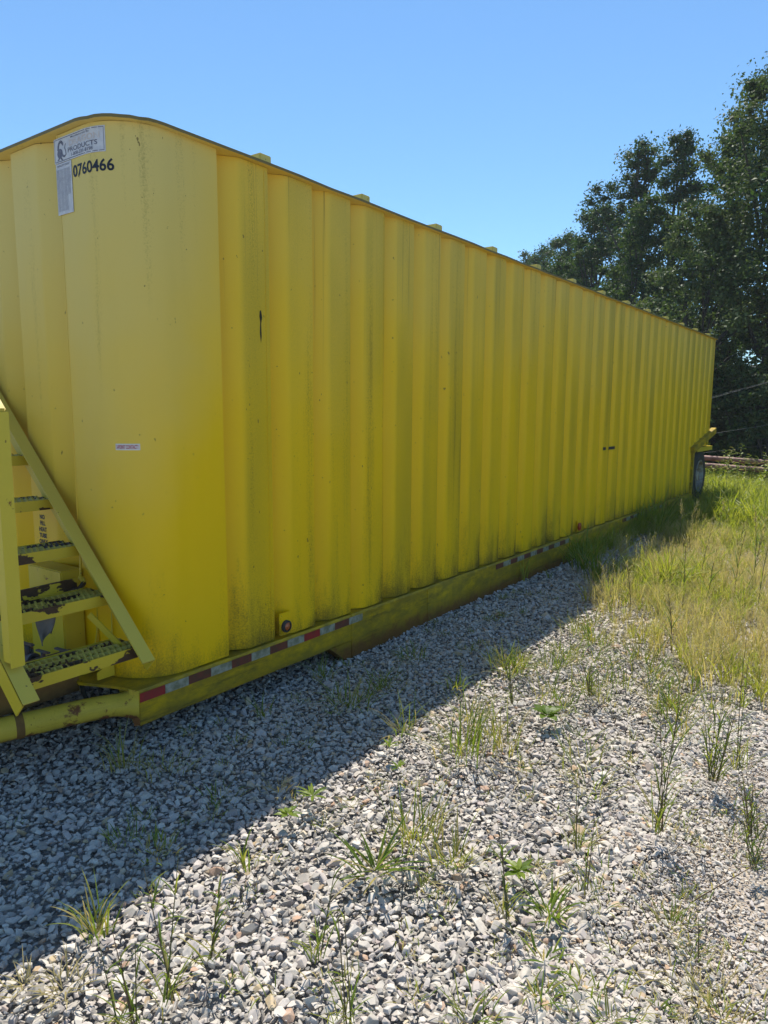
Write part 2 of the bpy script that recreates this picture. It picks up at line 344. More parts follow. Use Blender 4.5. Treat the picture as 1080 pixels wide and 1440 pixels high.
# ------------------------------------------------------------------ setting: ground, hill
def make_ground():
    m, nt, b = new_mat('gravel_and_soil'); P = POS(nt)
    y = N(nt, 'ShaderNodeSeparateXYZ', {0: P}).outputs[1]
    vo = N(nt, 'ShaderNodeTexVoronoi', {'Vector': P, 'Scale': 60.0})
    grey = RAMP(nt, N(nt, 'ShaderNodeSeparateColor', {0: vo.outputs['Color']}).outputs[0], [(0, (0.16, 0.15, 0.14)), (0.5, (0.28, 0.265, 0.24)), (1, (0.42, 0.395, 0.36))])
    soil = MIX(nt, NOISE(nt, P, 3.0, 6), rgba((0.07, 0.075, 0.03)), rgba((0.13, 0.12, 0.06)))
    far = SS(nt, MA(nt, 'ADD', y, MA(nt, 'MULTIPLY', NOISE(nt, P, 0.6, 3), 3.0)), 9.5, 13.0)
    nt.links.new(MIX(nt, far, grey, soil), b.inputs['Base Color']); b.inputs['Roughness'].default_value = 0.95
    nt.links.new(BUMP(nt, MA(nt, 'SUBTRACT', 1.0, vo.outputs['Distance']), 0.8, 0.02), b.inputs['Normal'])
    bm = bmesh.new(); S = 260
    xs = [-S, -60, -30, -15, -8, -4, 0, 4, 8, 15, 30, 60, S]; ys = [-S, -40, -10, 0, 5, 10, 16, 22, 26, 32, 40, 60, 90, S]
    g = [[bm.verts.new((x, yy, -0.10)) for x in xs] for yy in ys]
    for j in range(len(ys)-1):
        for i in range(len(xs)-1): bm.faces.new((g[j][i], g[j][i+1], g[j+1][i+1], g[j+1][i]))
    me = bpy.data.meshes.new('ground'); bm.to_mesh(me); bm.free(); me.materials.append(m)
    tag(obj('ground', me), kind='structure')
    # wooded rise behind the trees
    m2 = plain('leaf_litter', (0.035, 0.045, 0.018), 0.95, c2=(0.055, 0.05, 0.025), scale=1.5)
    mb = MB(); nx, ny = 40, 24; vs = []
    for j in range(ny):
        for i in range(nx):
            x = -150+240*i/(nx-1); yy = 30+170*j/(ny-1)
            z = -0.4+13*(1-math.exp(-max(0, yy-30)/60.0))*(0.75+0.25*math.sin(x*0.045+1.0)) + 0.5*math.sin(x*0.21+yy*0.13)*min(1, (yy-30)/25)
            vs.append((x, yy, z))
    mb.add(vs, [(j*nx+i, j*nx+i+1, (j+1)*nx+i+1, (j+1)*nx+i) for j in range(ny-1) for i in range(nx-1)])
    tag(mb.build('hill', m2, smooth=60), kind='structure')
make_ground()

# ------------------------------------------------------------------ haze box added to imitate the lens veil over distant things
def make_haze():
    m = bpy.data.materials.new('veil_haze'); m.use_nodes = True; nt = m.node_tree
    nt.nodes.remove(nt.nodes['Principled BSDF'])
    v = N(nt, 'ShaderNodeVolumePrincipled', {'Color': (0.86, 0.93, 1.0, 1), 'Density': 0.0008, 'Anisotropy': 0.0})
    nt.links.new(v.outputs[0], nt.nodes['Material Output'].inputs['Volume'])
    mb = MB(); mb.box((-270, -270, -1.4), (270, 270, 24)); tag(mb.build('haze', m), kind='stuff')
make_haze()

# ------------------------------------------------------------------ scatter by geometry nodes (stuff only)
def scatter(name, variants, pts, rot, scl, idx, label=None, kind='stuff', mat=None):
    src = bpy.data.collections.new(name+'_pieces')
    for i, me in enumerate(variants):
        src.objects.link(bpy.data.objects.new('%s_piece_%02d' % (name, i), me))
    n = len(pts); me = bpy.data.meshes.new(name); me.vertices.add(n)
    me.vertices.foreach_set('co', np.asarray(pts, np.float32).ravel())
    a = me.attributes.new('rot', 'FLOAT_VECTOR', 'POINT'); a.data.foreach_set('vector', np.asarray(rot, np.float32).ravel())
    a = me.attributes.new('scl', 'FLOAT_VECTOR', 'POINT'); a.data.foreach_set('vector', np.asarray(scl, np.float32).ravel())
    a = me.attributes.new('idx', 'INT', 'POINT'); a.data.foreach_set('value', np.asarray(idx, np.int32))
    if mat: me.materials.append(mat)
    o = obj(name, me); tag(o, kind=kind)
    ng = bpy.data.node_groups.new(name+'_nodes', 'GeometryNodeTree')
    ng.interface.new_socket('Geometry', in_out='INPUT', socket_type='NodeSocketGeometry')
    ng.interface.new_socket('Geometry', in_out='OUTPUT', socket_type='NodeSocketGeometry')
    gi = ng.nodes.new('NodeGroupInput'); go = ng.nodes.new('NodeGroupOutput')
    ci = N(ng, 'GeometryNodeCollectionInfo'); ci.inputs['Collection'].default_value = src
    ci.inputs['Separate Children'].default_value = True; ci.inputs['Reset Children'].default_value = True
    na = lambda nm, t: N(ng, 'GeometryNodeInputNamedAttribute', {'Name': nm}, data_type=t).outputs[0]
    e2r = N(ng, 'FunctionNodeEulerToRotation', {0: na('rot', 'FLOAT_VECTOR')})
    ip = N(ng, 'GeometryNodeInstanceOnPoints', {'Points': gi.outputs[0], 'Instance': ci.outputs[0], 'Pick Instance': True,
        'Instance Index': na('idx', 'INT'), 'Rotation': e2r.outputs[0], 'Scale': na('scl', 'FLOAT_VECTOR')})
    ng.links.new(ip.outputs[0], go.inputs[0])
    md = o.modifiers.new('scatter', 'NODES'); md.node_group = ng
    return o

# ------------------------------------------------------------------ the frac tank
FR = 2.085                      # front plane (y)
SX = -0.035                     # side plane (x)
RC = 0.28                       # corner radius
CX, CY = SX-RC, FR+RC
WID = 2.44
Y0, PER, NP = 2.664, 0.37066, 32
ZB, ZT = 0.25, 2.985
tank = thing('storage_tank', (-1.22, 8.0, 0.0), 'long yellow corrugated steel tank trailer with rounded front corners parked on gravel', 'storage tank')
def prof(s0, flat0=0.155, depth=0.078, per=PER):
    return [(s0, 0.0), (s0+0.030, -depth), (s0+0.052, -depth), (s0+flat0, 0.0), (s0+per, 0.0)]
def soft(pl, at=(3,), d=0.018):
    """round the gentle folds of a plan polyline"""
    out = []
    for i, p in enumerate(pl):
        if i in at:
            a, b = Vector(pl[i-1]), Vector(pl[i+1]); p = Vector(p)
            q0 = p+(a-p).normalized()*d; q2 = p+(b-p).normalized()*d
            for t in (0, 0.33, 0.67, 1): out.append(tuple(q0*(1-t)**2+p*2*t*(1-t)+q2*t*t))
        else: out.append(tuple(p))
    return out
def side_panel_mesh(zb):
    mb = MB(); pl = [(SX+d, t) for t, d in prof(0.0)]
    mb.strip(soft(pl, (2, 3), 0.026), zb, ZT, nz=1, thick=0.005); return mb.mesh('wall_panel', M['panel'], smooth=20)
me_full, me_short = side_panel_mesh(ZB), side_panel_mesh(1.04)
for k in range(NP):
    y = Y0+k*PER
    obj('wall_panel', me_short if y > 13.3 else me_full, tank, (0, y, 0))
# front corner sheets (flat front + bend + flat side)
def corner(mirror):
    xe = -0.545; pl = [(xe, FR)]
    n = 16
    for i in range(n+1):
        a = -math.pi/2+math.pi/2*i/n; pl.append((CX+RC*math.cos(a), CY+RC*math.sin(a)))
    pl.append((SX, Y0+0.002))
    pl = [(xe-0.012, FR+0.06), (xe, FR+0.004)] + pl[1:]
    if mirror: pl = [(-WID-x, y) for x, y in reversed(pl)]
    mb = MB(); mb.strip(pl, ZB, ZT, thick=0.005)
    return mb.build('corner_panel', M['corner'], tank, smooth=25)
corner(False); corner(True)
me_f = MB(); fp = 0.45                                # front corrugations, from right (x=-0.545) to left
pl = [(-t, FR-d) for t, d in prof(0.0, 0.20, 0.07, fp)]
me_f.strip(soft(list(reversed(pl)), (1, 2)), ZB, ZT, thick=0.005); me_f = me_f.mesh('wall_panel', M['corner'], smooth=20)
for k in range(3): obj('wall_panel', me_f, tank, (-0.545-k*fp, 0, 0))
mb = MB(); mb.box((-WID+0.02, Y0, ZB), (-WID+0.035, Y0+NP*PER, ZT)); mb.build('far_wall', M['panel'], tank)
YE = Y0+NP*PER
mb = MB(); mb.box((-WID+0.035, YE-0.02, ZB+0.8), (SX-0.005, YE-0.004, ZT)); mb.build('rear_wall', M['panel'], tank)
# vertical edge at the rear
mb = MB(); mb.box((SX-0.05, YE-0.004, 1.3), (SX+0.004, YE+0.012, ZT)); mb.build('rear_edge', M['panel'], tank)
# top flange following the outline, slightly wavy
def outline(off, n=12):
    pts = []
    for i in range(n+1):
        a = -math.pi/2+math.pi/2*i/n; pts.append((CX+(RC+off)*math.cos(a), CY+(RC+off)*math.sin(a)))
    right = [(SX+off, Y0+NP*PER*i/40) for i in range(41)]
    pts += right[1:]; pts[-1] = (SX+off, YE+0.04)
    return pts
o_r = outline(0.037); full = [(-WID-x, y) for x, y in reversed(o_r)] + o_r
mb = MB(); n = len(full); rr = random.Random(3)
zj = [rr.uniform(-0.003, 0.003) for _ in full]
inner = [(-WID-x, y) for x, y in reversed(outline(-0.12))] + outline(-0.12)
vs = [(x, y, ZT+0.001+zj[i]) for i, (x, y) in enumerate(full)] + [(x, y, ZT+0.016+zj[i]) for i, (x, y) in enumerate(full)]
vs += [(x, y, ZT+0.001) for x, y in inner] + [(x, y, ZT+0.016) for x, y in inner]
fs = []
for i in range(n-1):
    fs += [(i, i+1, n+i+1, n+i), (n+i, n+i+1, 3*n+i+1, 3*n+i), (i+1, i, 2*n+i, 2*n+i+1)]
mb.add(vs, fs); mb.m = [1 if k % 3 == 2 else 0 for k in range(len(fs))]; mb.build('top_flange', [M['rim'], M['corner']], tank, smooth=30)
mb = MB(); mb.extrude(inner, ZT+0.002, ZT+0.012); mb.build('roof', M['lug'], tank)
for y in [3.0+0.922*i for i in range(13)]:
    mb = MB(); y += 0.035; mb.box((-WID+0.03, y-0.045, ZT+0.018), (-0.045, y+0.045, ZT+0.018+0.058))
    mb.build('roof_bow', M['lug'], tank, bevel=0.006)
# weld seams on the wall: thin proud beads
for y, z0, z1 in ((3.005, ZB, ZT-0.02), (4.145, ZB, ZT-0.02), (6.33, ZB, ZT-0.02), (8.56, ZB, ZT-0.02)):
    mb = MB(); mb.tube([(SX+0.001, y+0.002*math.sin(z*3), z) for z in np.linspace(z0, z1, 12)], 0.0035, 5); mb.build('weld_seam', M['panel'], tank, smooth=60)
# a rusted crack in the paint
mb = MB(); mb.add([(SX+0.001, 2.962+dx, z) for dx, z in ((-.006, 2.20), (.004, 2.205), (.012, 2.165), (.003, 2.13), (.006, 2.06), (-.001, 2.02), (-.008, 2.08), (-.004, 2.14), (-.010, 2.17))], [tuple(range(9))])
mb.build('paint_crack', M['dark'], tank)
for y, w_, z in ((8.80, 0.10, 1.197), (9.07, 0.24, 1.196)):
    mb = MB(); mb.box((SX+0.0005, y-w_/2, z-0.018), (SX+0.002, y+w_/2, z+0.018)); mb.build('black_mark', M['ink'], tank)

# ---- rail and skid
def ylist(a, b, st): return list(np.arange(a, b, st))+[b]
mb = MB(); rr = random.Random(11)
def channel(mb, ys, zb, zt=0.248, x=0.0, lip=0.10, seed=1):
    rr = random.Random(seed); n = len(ys); rows = []
    for y in ys:
        j = rr.uniform(-1, 1)*0.0035; k = rr.uniform(-1, 1)*0.003
        rows.append([(x-0.06, y, zb(y)), (x-0.004+k, y, zb(y)), (x+k, y, zb(y)+0.006), (x+j*0.5, y, zt-0.012), (x-0.008+j, y, zt+j), (x-0.03, y, zt-0.004+j), (x-lip-0.1, y, zt-0.004)])
    vs = [v for r_ in rows for v in r_]; m_ = 7
    fs = [(i*m_+k, (i+1)*m_+k, (i+1)*m_+k+1, i*m_+k+1) for i in range(n-1) for k in range(m_-1)]
    fs += [tuple(range(m_)), tuple((n-1)*m_+k for k in range(m_-1, -1, -1))]
    mb.add(vs, fs)
channel(mb, ylist(2.045, 3.745, 0.17), lambda y: 0.062)
rail = mb.build('side_rail', M['rail'], tank, smooth=25)
mb = MB(); channel(mb, ylist(3.75, 13.25, 0.30), lambda y: -0.065, seed=5)
skid = mb.build('skid_beam', M['rail'], tank, smooth=25)
mb = MB(); mb.add([(-0.002, 3.52, 0.061), (-0.002, 3.748, 0.061), (-0.002, 3.748, -0.065), (-0.002, 3.69, -0.065), (-0.10, 3.52, 0.061), (-0.10, 3.748, 0.061), (-0.10, 3.748, -0.065), (-0.10, 3.69, -0.065)],
       [(0,3,2,1),(4,5,6,7),(0,4,7,3),(3,7,6,2),(0,1,5,4)]); mb.build('skid_toe', M['rail'], tank)
for y in (3.752, 3.98, 4.72, 6.4, 8.3): 
    mb = MB(); mb.box((-0.001, y-0.007, -0.035), (0.0035, y+0.007, 0.225)); mb.build('weld_seam', M['rail'], tank)
mb = MB(); mb.box((-WID, 2.2, -0.04), (-WID+0.06, 13.2, 0.248)); mb.build('skid_beam', M['rail'], tank)
mb = MB(); mb.box((-WID+0.08, 3.7, 0.10), (-0.16, 13.2, 0.24)); mb.build('floor_plate', M['dark'], tank)
mb = MB(); mb.box((-WID+0.1, 2.35, 0.05), (-0.16, 2.45, 0.24)); mb.build('cross_beam', M['rust'], tank)
# reflective tape, alternating red and silver
def tape(y, w_, mat_, nm, par):
    mb = MB(); j = random.uniform(-.001, .001)
    mb.add([(0.0045, y+0.001, 0.186+j), (0.0045, y+w_-0.001, 0.186+j), (0.0045, y+w_-0.001, 0.233+j), (0.0045, y+0.001, 0.233+j),
            (0.001, y+0.001, 0.186+j), (0.001, y+w_-0.001, 0.186+j), (0.001, y+w_-0.001, 0.233+j), (0.001, y+0.001, 0.233+j)],
           [(0,1,2,3),(4,7,6,5),(0,4,5,1),(1,5,6,2),(2,6,7,3),(3,7,4,0)])
    mb.build(nm, mat_, par)
for s0, ln, nn in ((2.046, 0.1515, 12), (5.89, 0.151, 12), (9.54, 0.1605, 12)):
    for i in range(nn):
        y = s0+i*ln
        if i % 2 == 0: tape(y, ln, M['red'] if (i in (0, 8) and s0 < 3) else M['dullred'], 'red_reflector', rail if y < 3.7 else skid)
        else: tape(y, ln, M['silver'], 'silver_reflector', rail if y < 3.7 else skid)
# marker lamps
mb = MB(); mb.box((SX+0.008, 3.063, 0.262), (SX+0.013, 3.162, 0.405)); pl_ = mb.build('marker_lamp', M['panel'], tank, bevel=0.001)
mb = MB(); mb.lathe([(0.038, 0), (0.038, 0.016), (0.026, 0.02)], (SX+0.0135, 3.117, 0.318)); mb.build('rubber_ring', M['rubber'], pl_, smooth=40)
mb = MB(); mb.lathe([(0.0265, 0), (0.0265, 0.012), (0.02, 0.021), (0.001, 0.026)], (SX+0.0135, 3.117, 0.318)); mb.build('lens', M['orange'], pl_, smooth=50)
mb = MB(); mb.box((SX+0.003, 7.98, 0.262), (SX+0.008, 8.08, 0.385)); pl2 = mb.build('marker_lamp', M['panel'], tank)
mb = MB(); mb.lathe([(0.046, 0), (0.046, 0.016), (0.03, 0.022), (0.001, 0.026)], (SX+0.0085, 8.03, 0.318)); mb.build('lens', M['redlens'], pl2, smooth=50)

# ---- nose: bumper tube, deck plate, beams
def smooth_path(pts, n=6):
    P = [Vector(p) for p in pts]; P = [P[0]*2-P[1]]+P+[P[-1]*2-P[-2]]; out = []
    for i in range(1, len(P)-2):
        for k in range(n):
            t = k/n; a, b, c, d = P[i-1:i+3]
            out.append(0.5*((2*b)+(-a+c)*t+(2*a-5*b+4*c-d)*t*t+(-a+3*b-3*c+d)*t**3))
    out.append(P[-2]); return out
TZ = 0.158
mb = MB(); mb.tube(smooth_path([(-0.062, 2.085, TZ-0.002), (-0.15, 1.955, TZ), (-0.212, 1.80, TZ), (-0.258, 1.645, TZ), (-0.305, 1.49, TZ), (-0.40, 1.2, TZ), (-0.56, 0.75, TZ), (-0.72, 0.35, TZ)]), [0.088, 0.080, 0.070, 0.062]+[0.058]*39, 16)
tube = mb.build('bumper_tube', M['bumper'], tank, smooth=50)
mb = MB(); q = Vector((-0.278, 1.578, TZ)); dq = Vector((-0.047, -0.155, 0)).normalized()
mb.tube([q-dq*0.018, q+dq*0.018], 0.0595, 16); mb.build('rust_band', M['rust'], tube, smooth=50)
mb = MB(); mb.add([(-0.001, 2.046, 0.246), (-0.001, 2.046, 0.066), (-0.03, 2.03, 0.06), (-0.13, 2.09, 0.085), (-0.13, 2.05, 0.225), (-0.06, 2.03, 0.248)], [(0,1,2,5),(2,3,4,5)])
mb.build('end_plate', M['bumper'], tank)
mb = MB(); mb.tube(smooth_path([(-WID+0.075, 2.10, TZ), (-WID+0.212, 1.80, TZ), (-WID+0.40, 1.2, TZ), (-WID+0.72, 0.35, TZ)]), 0.058, 16); mb.build('bumper_tube', M['bumper'], tank, smooth=50)
mb = MB(); mb.tube([(-0.72, 0.35, TZ), (-WID+0.72, 0.35, TZ)], 0.058, 16); mb.build('bumper_tube', M['bumper'], tank, smooth=50)
mb = MB(); dk = [(-0.012, 2.05), (-0.012, 2.45), (-0.10, 2.40), (-0.16, 2.23), (-0.315, 2.12), (-0.62, 2.12), (-0.62, 2.0), (-0.35, 1.93), (-0.14, 2.02)]
mb.extrude(dk, 0.232, 0.247); mb.build('deck_plate', M['rail'], tank)
mb = MB(); mb.box((-0.42, 0.6, 0.19), (-0.38, 1.95, 0.385)); mb.box((-0.45, 0.6, 0.3855), (-0.33, 1.95, 0.40)); mb.build('nose_beam', M['rust'], tank)
mb = MB(); mb.box((-WID+0.42, 0.6, 0.19), (-WID+0.46, 1.95, 0.335)); mb.build('nose_beam', M['rust'], tank)
mb = MB(); mb.box((-1.9, 0.75, 0.20), (-0.55, 2.02, 0.21)); mb.build('deck_plate', M['dark'], tank)
mb = MB(); mb.tube(smooth_path([(-0.36, 1.95, 0.24), (-0.30, 1.93, 0.19), (-0.26, 1.93, 0.17), (-0.24, 1.95, 0.20)]), 0.012, 8); mb.build('hook', M['dark'], tank, smooth=50)
# gussets and box behind the stairs
mb = MB(); mb.box((-0.848, 1.96, 0.25), (-0.515, FR-0.002, 0.80)); mb.build('valve_housing', M['stair'], tank, bevel=0.006)
for x in (-0.40, -0.27):
    mb = MB(); cur = [(FR-0.002, 0.26), (FR-0.10, 0.26)]+[(FR-0.10+0.098*math.sin(t), 0.30+0.30*(1-math.cos(t))) for t in np.linspace(0, math.pi/2, 7)]
    n = len(cur); mb.add([(x, y, z) for y, z in cur]+[(x+0.008, y, z) for y, z in cur], [tuple(range(n)), tuple(range(2*n-1, n-1, -1))]+[(i, n+i, n+(i+1) % n, (i+1) % n) for i in range(n)])
    mb.build('gusset', M['stair'], tank)
# valves
def valve(x, y, z, r=0.035):
    mb = MB(); mb.lathe([(0.001, -0.02), (r*1.2, -0.02), (r*1.2, 0.0), (r*0.75, 0.005), (r*0.75, 0.07), (r*1.2, 0.075), (r*1.2, 0.095), (r*0.7, 0.095), (r*0.65, 0.03)], (x, y, z), n=16)
    v = mb.build('valve', M['valve'], tank, smooth=40)
    mb = MB(); mb.tube([(x+0.035, y, z+0.02), (x+0.035, y, z+0.07)], 0.012, 8); mb.bar((x-0.02, y, z+0.075), (x+0.09, y, z+0.08), 0.018, 0.008); mb.build('handle', M['valve'], v)
valve(-0.585, 1.78, 0.375, 0.032); valve(-0.435, 1.78, 0.365, 0.032); valve(-0.33, 1.82, 0.385, 0.028)

# ---- staircase: climbs to -x across the front
SLP = 0.97
def sp(x, y, dz=0.0): return Vector((x, y, 0.436+(0.128-x)*SLP+dz))
nrm = Vector((SLP, 0, 1)).normalized()               # perpendicular to the slope
mb = MB()
def stringer(mb, yw, yf, xb, zoff, web):
    """channel: web in the plane y=yw, flange from yw to yf on the upper side"""
    a, b = sp(xb, yw, zoff), sp(-1.75, yw, zoff); d = (b-a).normalized(); t = 0.008
    sgn = 1 if yf > yw else -1
    A = [a, b, b-nrm*web, a-nrm*web*0.55]
    vs = [v.copy() for v in A]+[v+Vector((0, sgn*t, 0)) for v in A]
    mb.add(vs, [(0,1,2,3),(7,6,5,4),(0,4,5,1),(1,5,6,2),(2,6,7,3),(3,7,4,0)])
    f0 = [a+nrm*0.001, b+nrm*0.001, b+nrm*0.001+Vector((0, yf-yw, 0)), a+nrm*0.001+Vector((0, yf-yw, 0))]
    vs = f0+[v-nrm*t for v in f0]
    mb.add(vs, [(0,1,2,3),(7,6,5,4),(0,4,5,1),(1,5,6,2),(2,6,7,3),(3,7,4,0)], 1)
stringer(mb, 2.055, 1.985, 0.128, 0.0, 0.165)
stairs = mb.build('staircase', [M['stair'], M['stringer']], tank)
mb = MB(); stringer(mb, 1.375, 1.445, 0.19, 0.075, 0.165); mb.build('stringer', [M['stair'], M['stringer']], stairs)
for i in range(7):
    x = 0.035-0.242*i; z = 0.489+0.224*i
    mb = MB(); ya, yb = 1.452, 2.046
    # front nose with ragged lower/upper edge, rear bar, end plates
    mb.box((x-0.005, ya, z-0.052), (x, yb, z+0.002)); mb.box((x-0.03, ya, z-0.052), (x-0.0055, yb, z-0.047))
    mb.box((x-0.215, ya, z-0.05), (x-0.21, yb, z+0.002))
    mb.box((x-0.209, yb-0.005, z-0.05), (x-0.0055, yb-0.001, z+0.001))
    mb.build('tread', M['tread'], stairs)
    mb = MB(); nb = 20
    for k in range(nb):                               # serrated slats running front to back
        y = ya+0.012+(yb-ya-0.024)*k/(nb-1); ns = 7; t = 0.0045; vs = []
        for q_ in range(ns):
            xx = x-0.008-0.20*q_/(ns-1); zz = z+(0.006 if q_ % 2 else -0.004)
            vs += [(xx, y-t+0.008*(q_ % 2), zz), (xx, y+t+0.008*(q_ % 2), zz), (xx, y+t, z-0.02), (xx, y-t, z-0.02)]
        fs = []
        for q_ in range(ns-1):
            a = q_*4; fs += [(a, a+1, a+5, a+4), (a+1, a+2, a+6, a+5), (a+3, a, a+4, a+7)]
        mb.add(vs, fs)
    for q_ in range(5): mb.box((x-0.03-0.04*q_, ya+0.006, z-0.018), (x-0.024-0.04*q_, yb-0.006, z-0.006))
    mb.build('grating', M['grate'], stairs)
# toe bar with a curled end behind the second tread
mb = MB(); mb.bar((-0.44, 1.42, 0.72), (-0.44, 2.0, 0.735), 0.012, 0.075); mb.tube(smooth_path([(-0.44, 1.97, 0.71), (-0.41, 2.0, 0.72), (-0.42, 2.03, 0.75), (-0.45, 2.03, 0.77)]), 0.014, 8)
mb.tube([(-0.43, 2.02, 0.78), (-0.435, 2.03, 0.90)], 0.006, 6); mb.build('toe_bar', M['tread'], stairs)
mb = MB(); mb.bar((-0.22, 1.93, 0.63), (-0.02, 2.03, 0.42), 0.008, 0.03); mb.build('brace', M['stair'], stairs)
# handrail post and rail (near side)
mb = MB(); mb.box((0.035, 1.385, 0.60), (0.041, 1.443, 1.63)); mb.box((0.0415, 1.385, 0.60), (0.090, 1.391, 1.63)); mb.box((0.0415, 1.436, 0.62), (0.090, 1.442, 1.63)); mb.box((0.0905, 1.385, 0.58), (0.095, 1.4425, 1.63))
mb.build('handrail_post', M['stair'], stairs)
mb = MB(); a = Vector((0.085, 1.413, 1.625)); mb.bar(a, a+Vector((-1.6, 0, 1.6*SLP)), 0.045, 0.04, up=(SLP, 0, 1)); mb.build('handrail', M['stringer'], stairs, bevel=0.006)
mb = MB(); mb.box((-1.85, 1.38, 1.99), (-1.66, 2.05, 2.03)); mb.build('landing', M['tread'], stairs)
# grey rag hanging under the second tread
rag = MB(); nx, nz = 9, 9; vs = []
for j in range(nz):
    for i in range(nx):
        u, v = i/(nx-1), j/(nz-1)
        vs.append((-0.245+0.02*math.sin(u*9+v*2)*v, 1.72+0.10*(u-0.5)*(1-0.35*v), 0.655-0.13*v*(0.75+0.25*math.sin(u*5+1))))
rag.add(vs, [(j*nx+i, j*nx+i+1, (j+1)*nx+i+1, (j+1)*nx+i) for j in range(nz-1) for i in range(nx-1)])
o = rag.build('rag', M['cloth'], smooth=70); tag(o, 'crumpled grey rag hanging beneath the second lowest stair tread', 'rag')
md = o.modifiers.new('cloth', 'SOLIDIFY'); md.thickness = 0.004

# ---- rear: wheel, mudguard, diagonal beam
mb = MB(); mb.bar((-0.02, 13.20, 1.00), (-0.02, 14.84, 1.315), 0.10, 0.11); mb.build('rear_beam', M['rail'], tank, bevel=0.006)
mb = MB(); mb.box((-0.09, 13.26, -0.03), (0.0, 13.36, 0.97)); mb.build('rear_post', M['rail'], tank, bevel=0.006)
mb = MB(); mb.box((-0.52, 13.56, 1.015), (0.0, 14.72, 1.03)); mb.box((-0.008, 13.56, 0.955), (0.0, 14.72, 1.0145)); mb.build('mudguard', M['stair'], tank)
mb = MB(); wc = (-0.36, 14.10, 0.49); Rw = 0.50
mb.lathe([(0.30, 0.02), (0.40, 0.0), (0.455, 0.012), (0.485, 0.035), (Rw, 0.06), (Rw, 0.11), (Rw-0.012, 0.115), (Rw-0.012, 0.125), (Rw, 0.13), (Rw, 0.18), (Rw-0.012, 0.185), (Rw-0.012, 0.195), (Rw, 0.20), (Rw, 0.25), (0.485, 0.275), (0.455, 0.298), (0.40, 0.31), (0.33, 0.30), (0.29, 0.28)], wc, n=40)
wh = mb.build('wheel', M['rubber'], tank, smooth=35)
mb = MB(); mb.lathe([(0.29, 0.285), (0.30, 0.30), (0.285, 0.305), (0.27, 0.27), (0.25, 0.20), (0.17, 0.16), (0.16, 0.22), (0.09, 0.235), (0.085, 0.27), (0.001, 0.28)], wc, n=32); mb.build('rim', M['wheel'], wh, smooth=30)
for k in range(8):
    mb = MB(); a = 2*math.pi*k/8; mb.lathe([(0.014, 0.18), (0.014, 0.225), (0.001, 0.228)], (wc[0], wc[1]+0.128*math.cos(a), wc[2]+0.128*math.sin(a)), n=6); mb.build('wheel_nut', M['rust'], wh)
mb = MB(); mb.tube([(-2.2, 14.1, 0.49), (-0.2, 14.1, 0.49)], 0.06, 10); mb.build('axle', M['dark'], tank, smooth=50)
mb = MB(); mb.lathe([(0.001, 0), (Rw, 0.0), (Rw, 0.25), (0.001, 0.25)], (-2.3, 14.1, 0.49), n=32); mb.build('wheel', M['rubber'], tank, smooth=35)

# ---- signs and lettering on the curved corner
def wrap(s, z, off=0.0):
    if s <= 0: return (CX+s, FR-off, z)
    a = s/RC; return (CX+(RC+off)*math.sin(a), CY-(RC+off)*math.cos(a), z)
def sheet(nm, mat_, s0, s1, z0, z1, off, parent=tank, n=10):
    mb = MB(); S = np.linspace(s0, s1, n+1)
    vs = [wrap(s, z, off) for z in (z0, z1) for s in S]+[wrap(s, z, 0.0003) for z in (z0, z1) for s in S]
    o_ = 2*(n+1); fs = [(i, i+1, n+2+i, n+1+i) for i in range(n)]
    fs += [(i+1, i, o_+i, o_+i+1) for i in range(n)]+[(n+1+i, n+2+i, o_+n+2+i, o_+n+1+i) for i in range(n)]
    fs += [(0, n+1, o_+n+1, o_), (n+n+1, n, o_+n, o_+n+n+1)]
    mb.add(vs, fs); return mb.build(nm, mat_, parent)
def letters(nm, body, mat_, s0, z0, height, width, off, parent=tank, bold=0.0):
    vs, fs = text_mesh(body, 1.0, bold); V = np.array(vs); lo, hi = V.min(0), V.max(0)
    mb = MB(); mb.add([wrap(s0+(x-lo[0])/(hi[0]-lo[0])*width, z0+(y-lo[1])/(hi[1]-lo[1])*height, off) for x, y in vs], fs)
    return mb.build(nm, mat_, parent)
def flat_poly(mb, pts, off): mb.add([wrap(s, z, off) for s, z in pts], [tuple(range(len(pts)))])
sg = sheet('maker_sign', M['sign'], -0.250, 0.138, 2.850, 2.966, 0.0025)
mb = MB()
for a, b, c, d in ((-0.244, 0.132, 2.958, 2.961), (-0.244, 0.132, 2.855, 2.858)):
    S = np.linspace(a, b, 9)
    for i in range(8): mb.add([wrap(S[i], c, .0032), wrap(S[i+1], c, .0032), wrap(S[i+1], d, .0032), wrap(S[i], d, .0032)], [(0, 1, 2, 3)])
for s in (-0.244, 0.130): mb.add([wrap(s, 2.8585, .0032), wrap(s+0.002, 2.8585, .0032), wrap(s+0.002, 2.9575, .0032), wrap(s, 2.9575, .0032)], [(0, 1, 2, 3)])
mb.build('sign_border', M['greyink'], sg)
letters('lettering', 'Manufactured By', M['greyink'], -0.10, 2.9435, 0.011, 0.15, 0.0034, sg, 0.005)
letters('lettering', 'DRAGON', M['paleorange'], -0.115, 2.911, 0.029, 0.225, 0.0034, sg, 0.02)
letters('lettering', 'PRODUCTS', M['greyink'], -0.128, 2.884, 0.022, 0.225, 0.0034, sg, 0.01)
letters('lettering', '1-800-231-8198', M['greyink'], -0.10, 2.863, 0.016, 0.168, 0.0034, sg, 0.012)
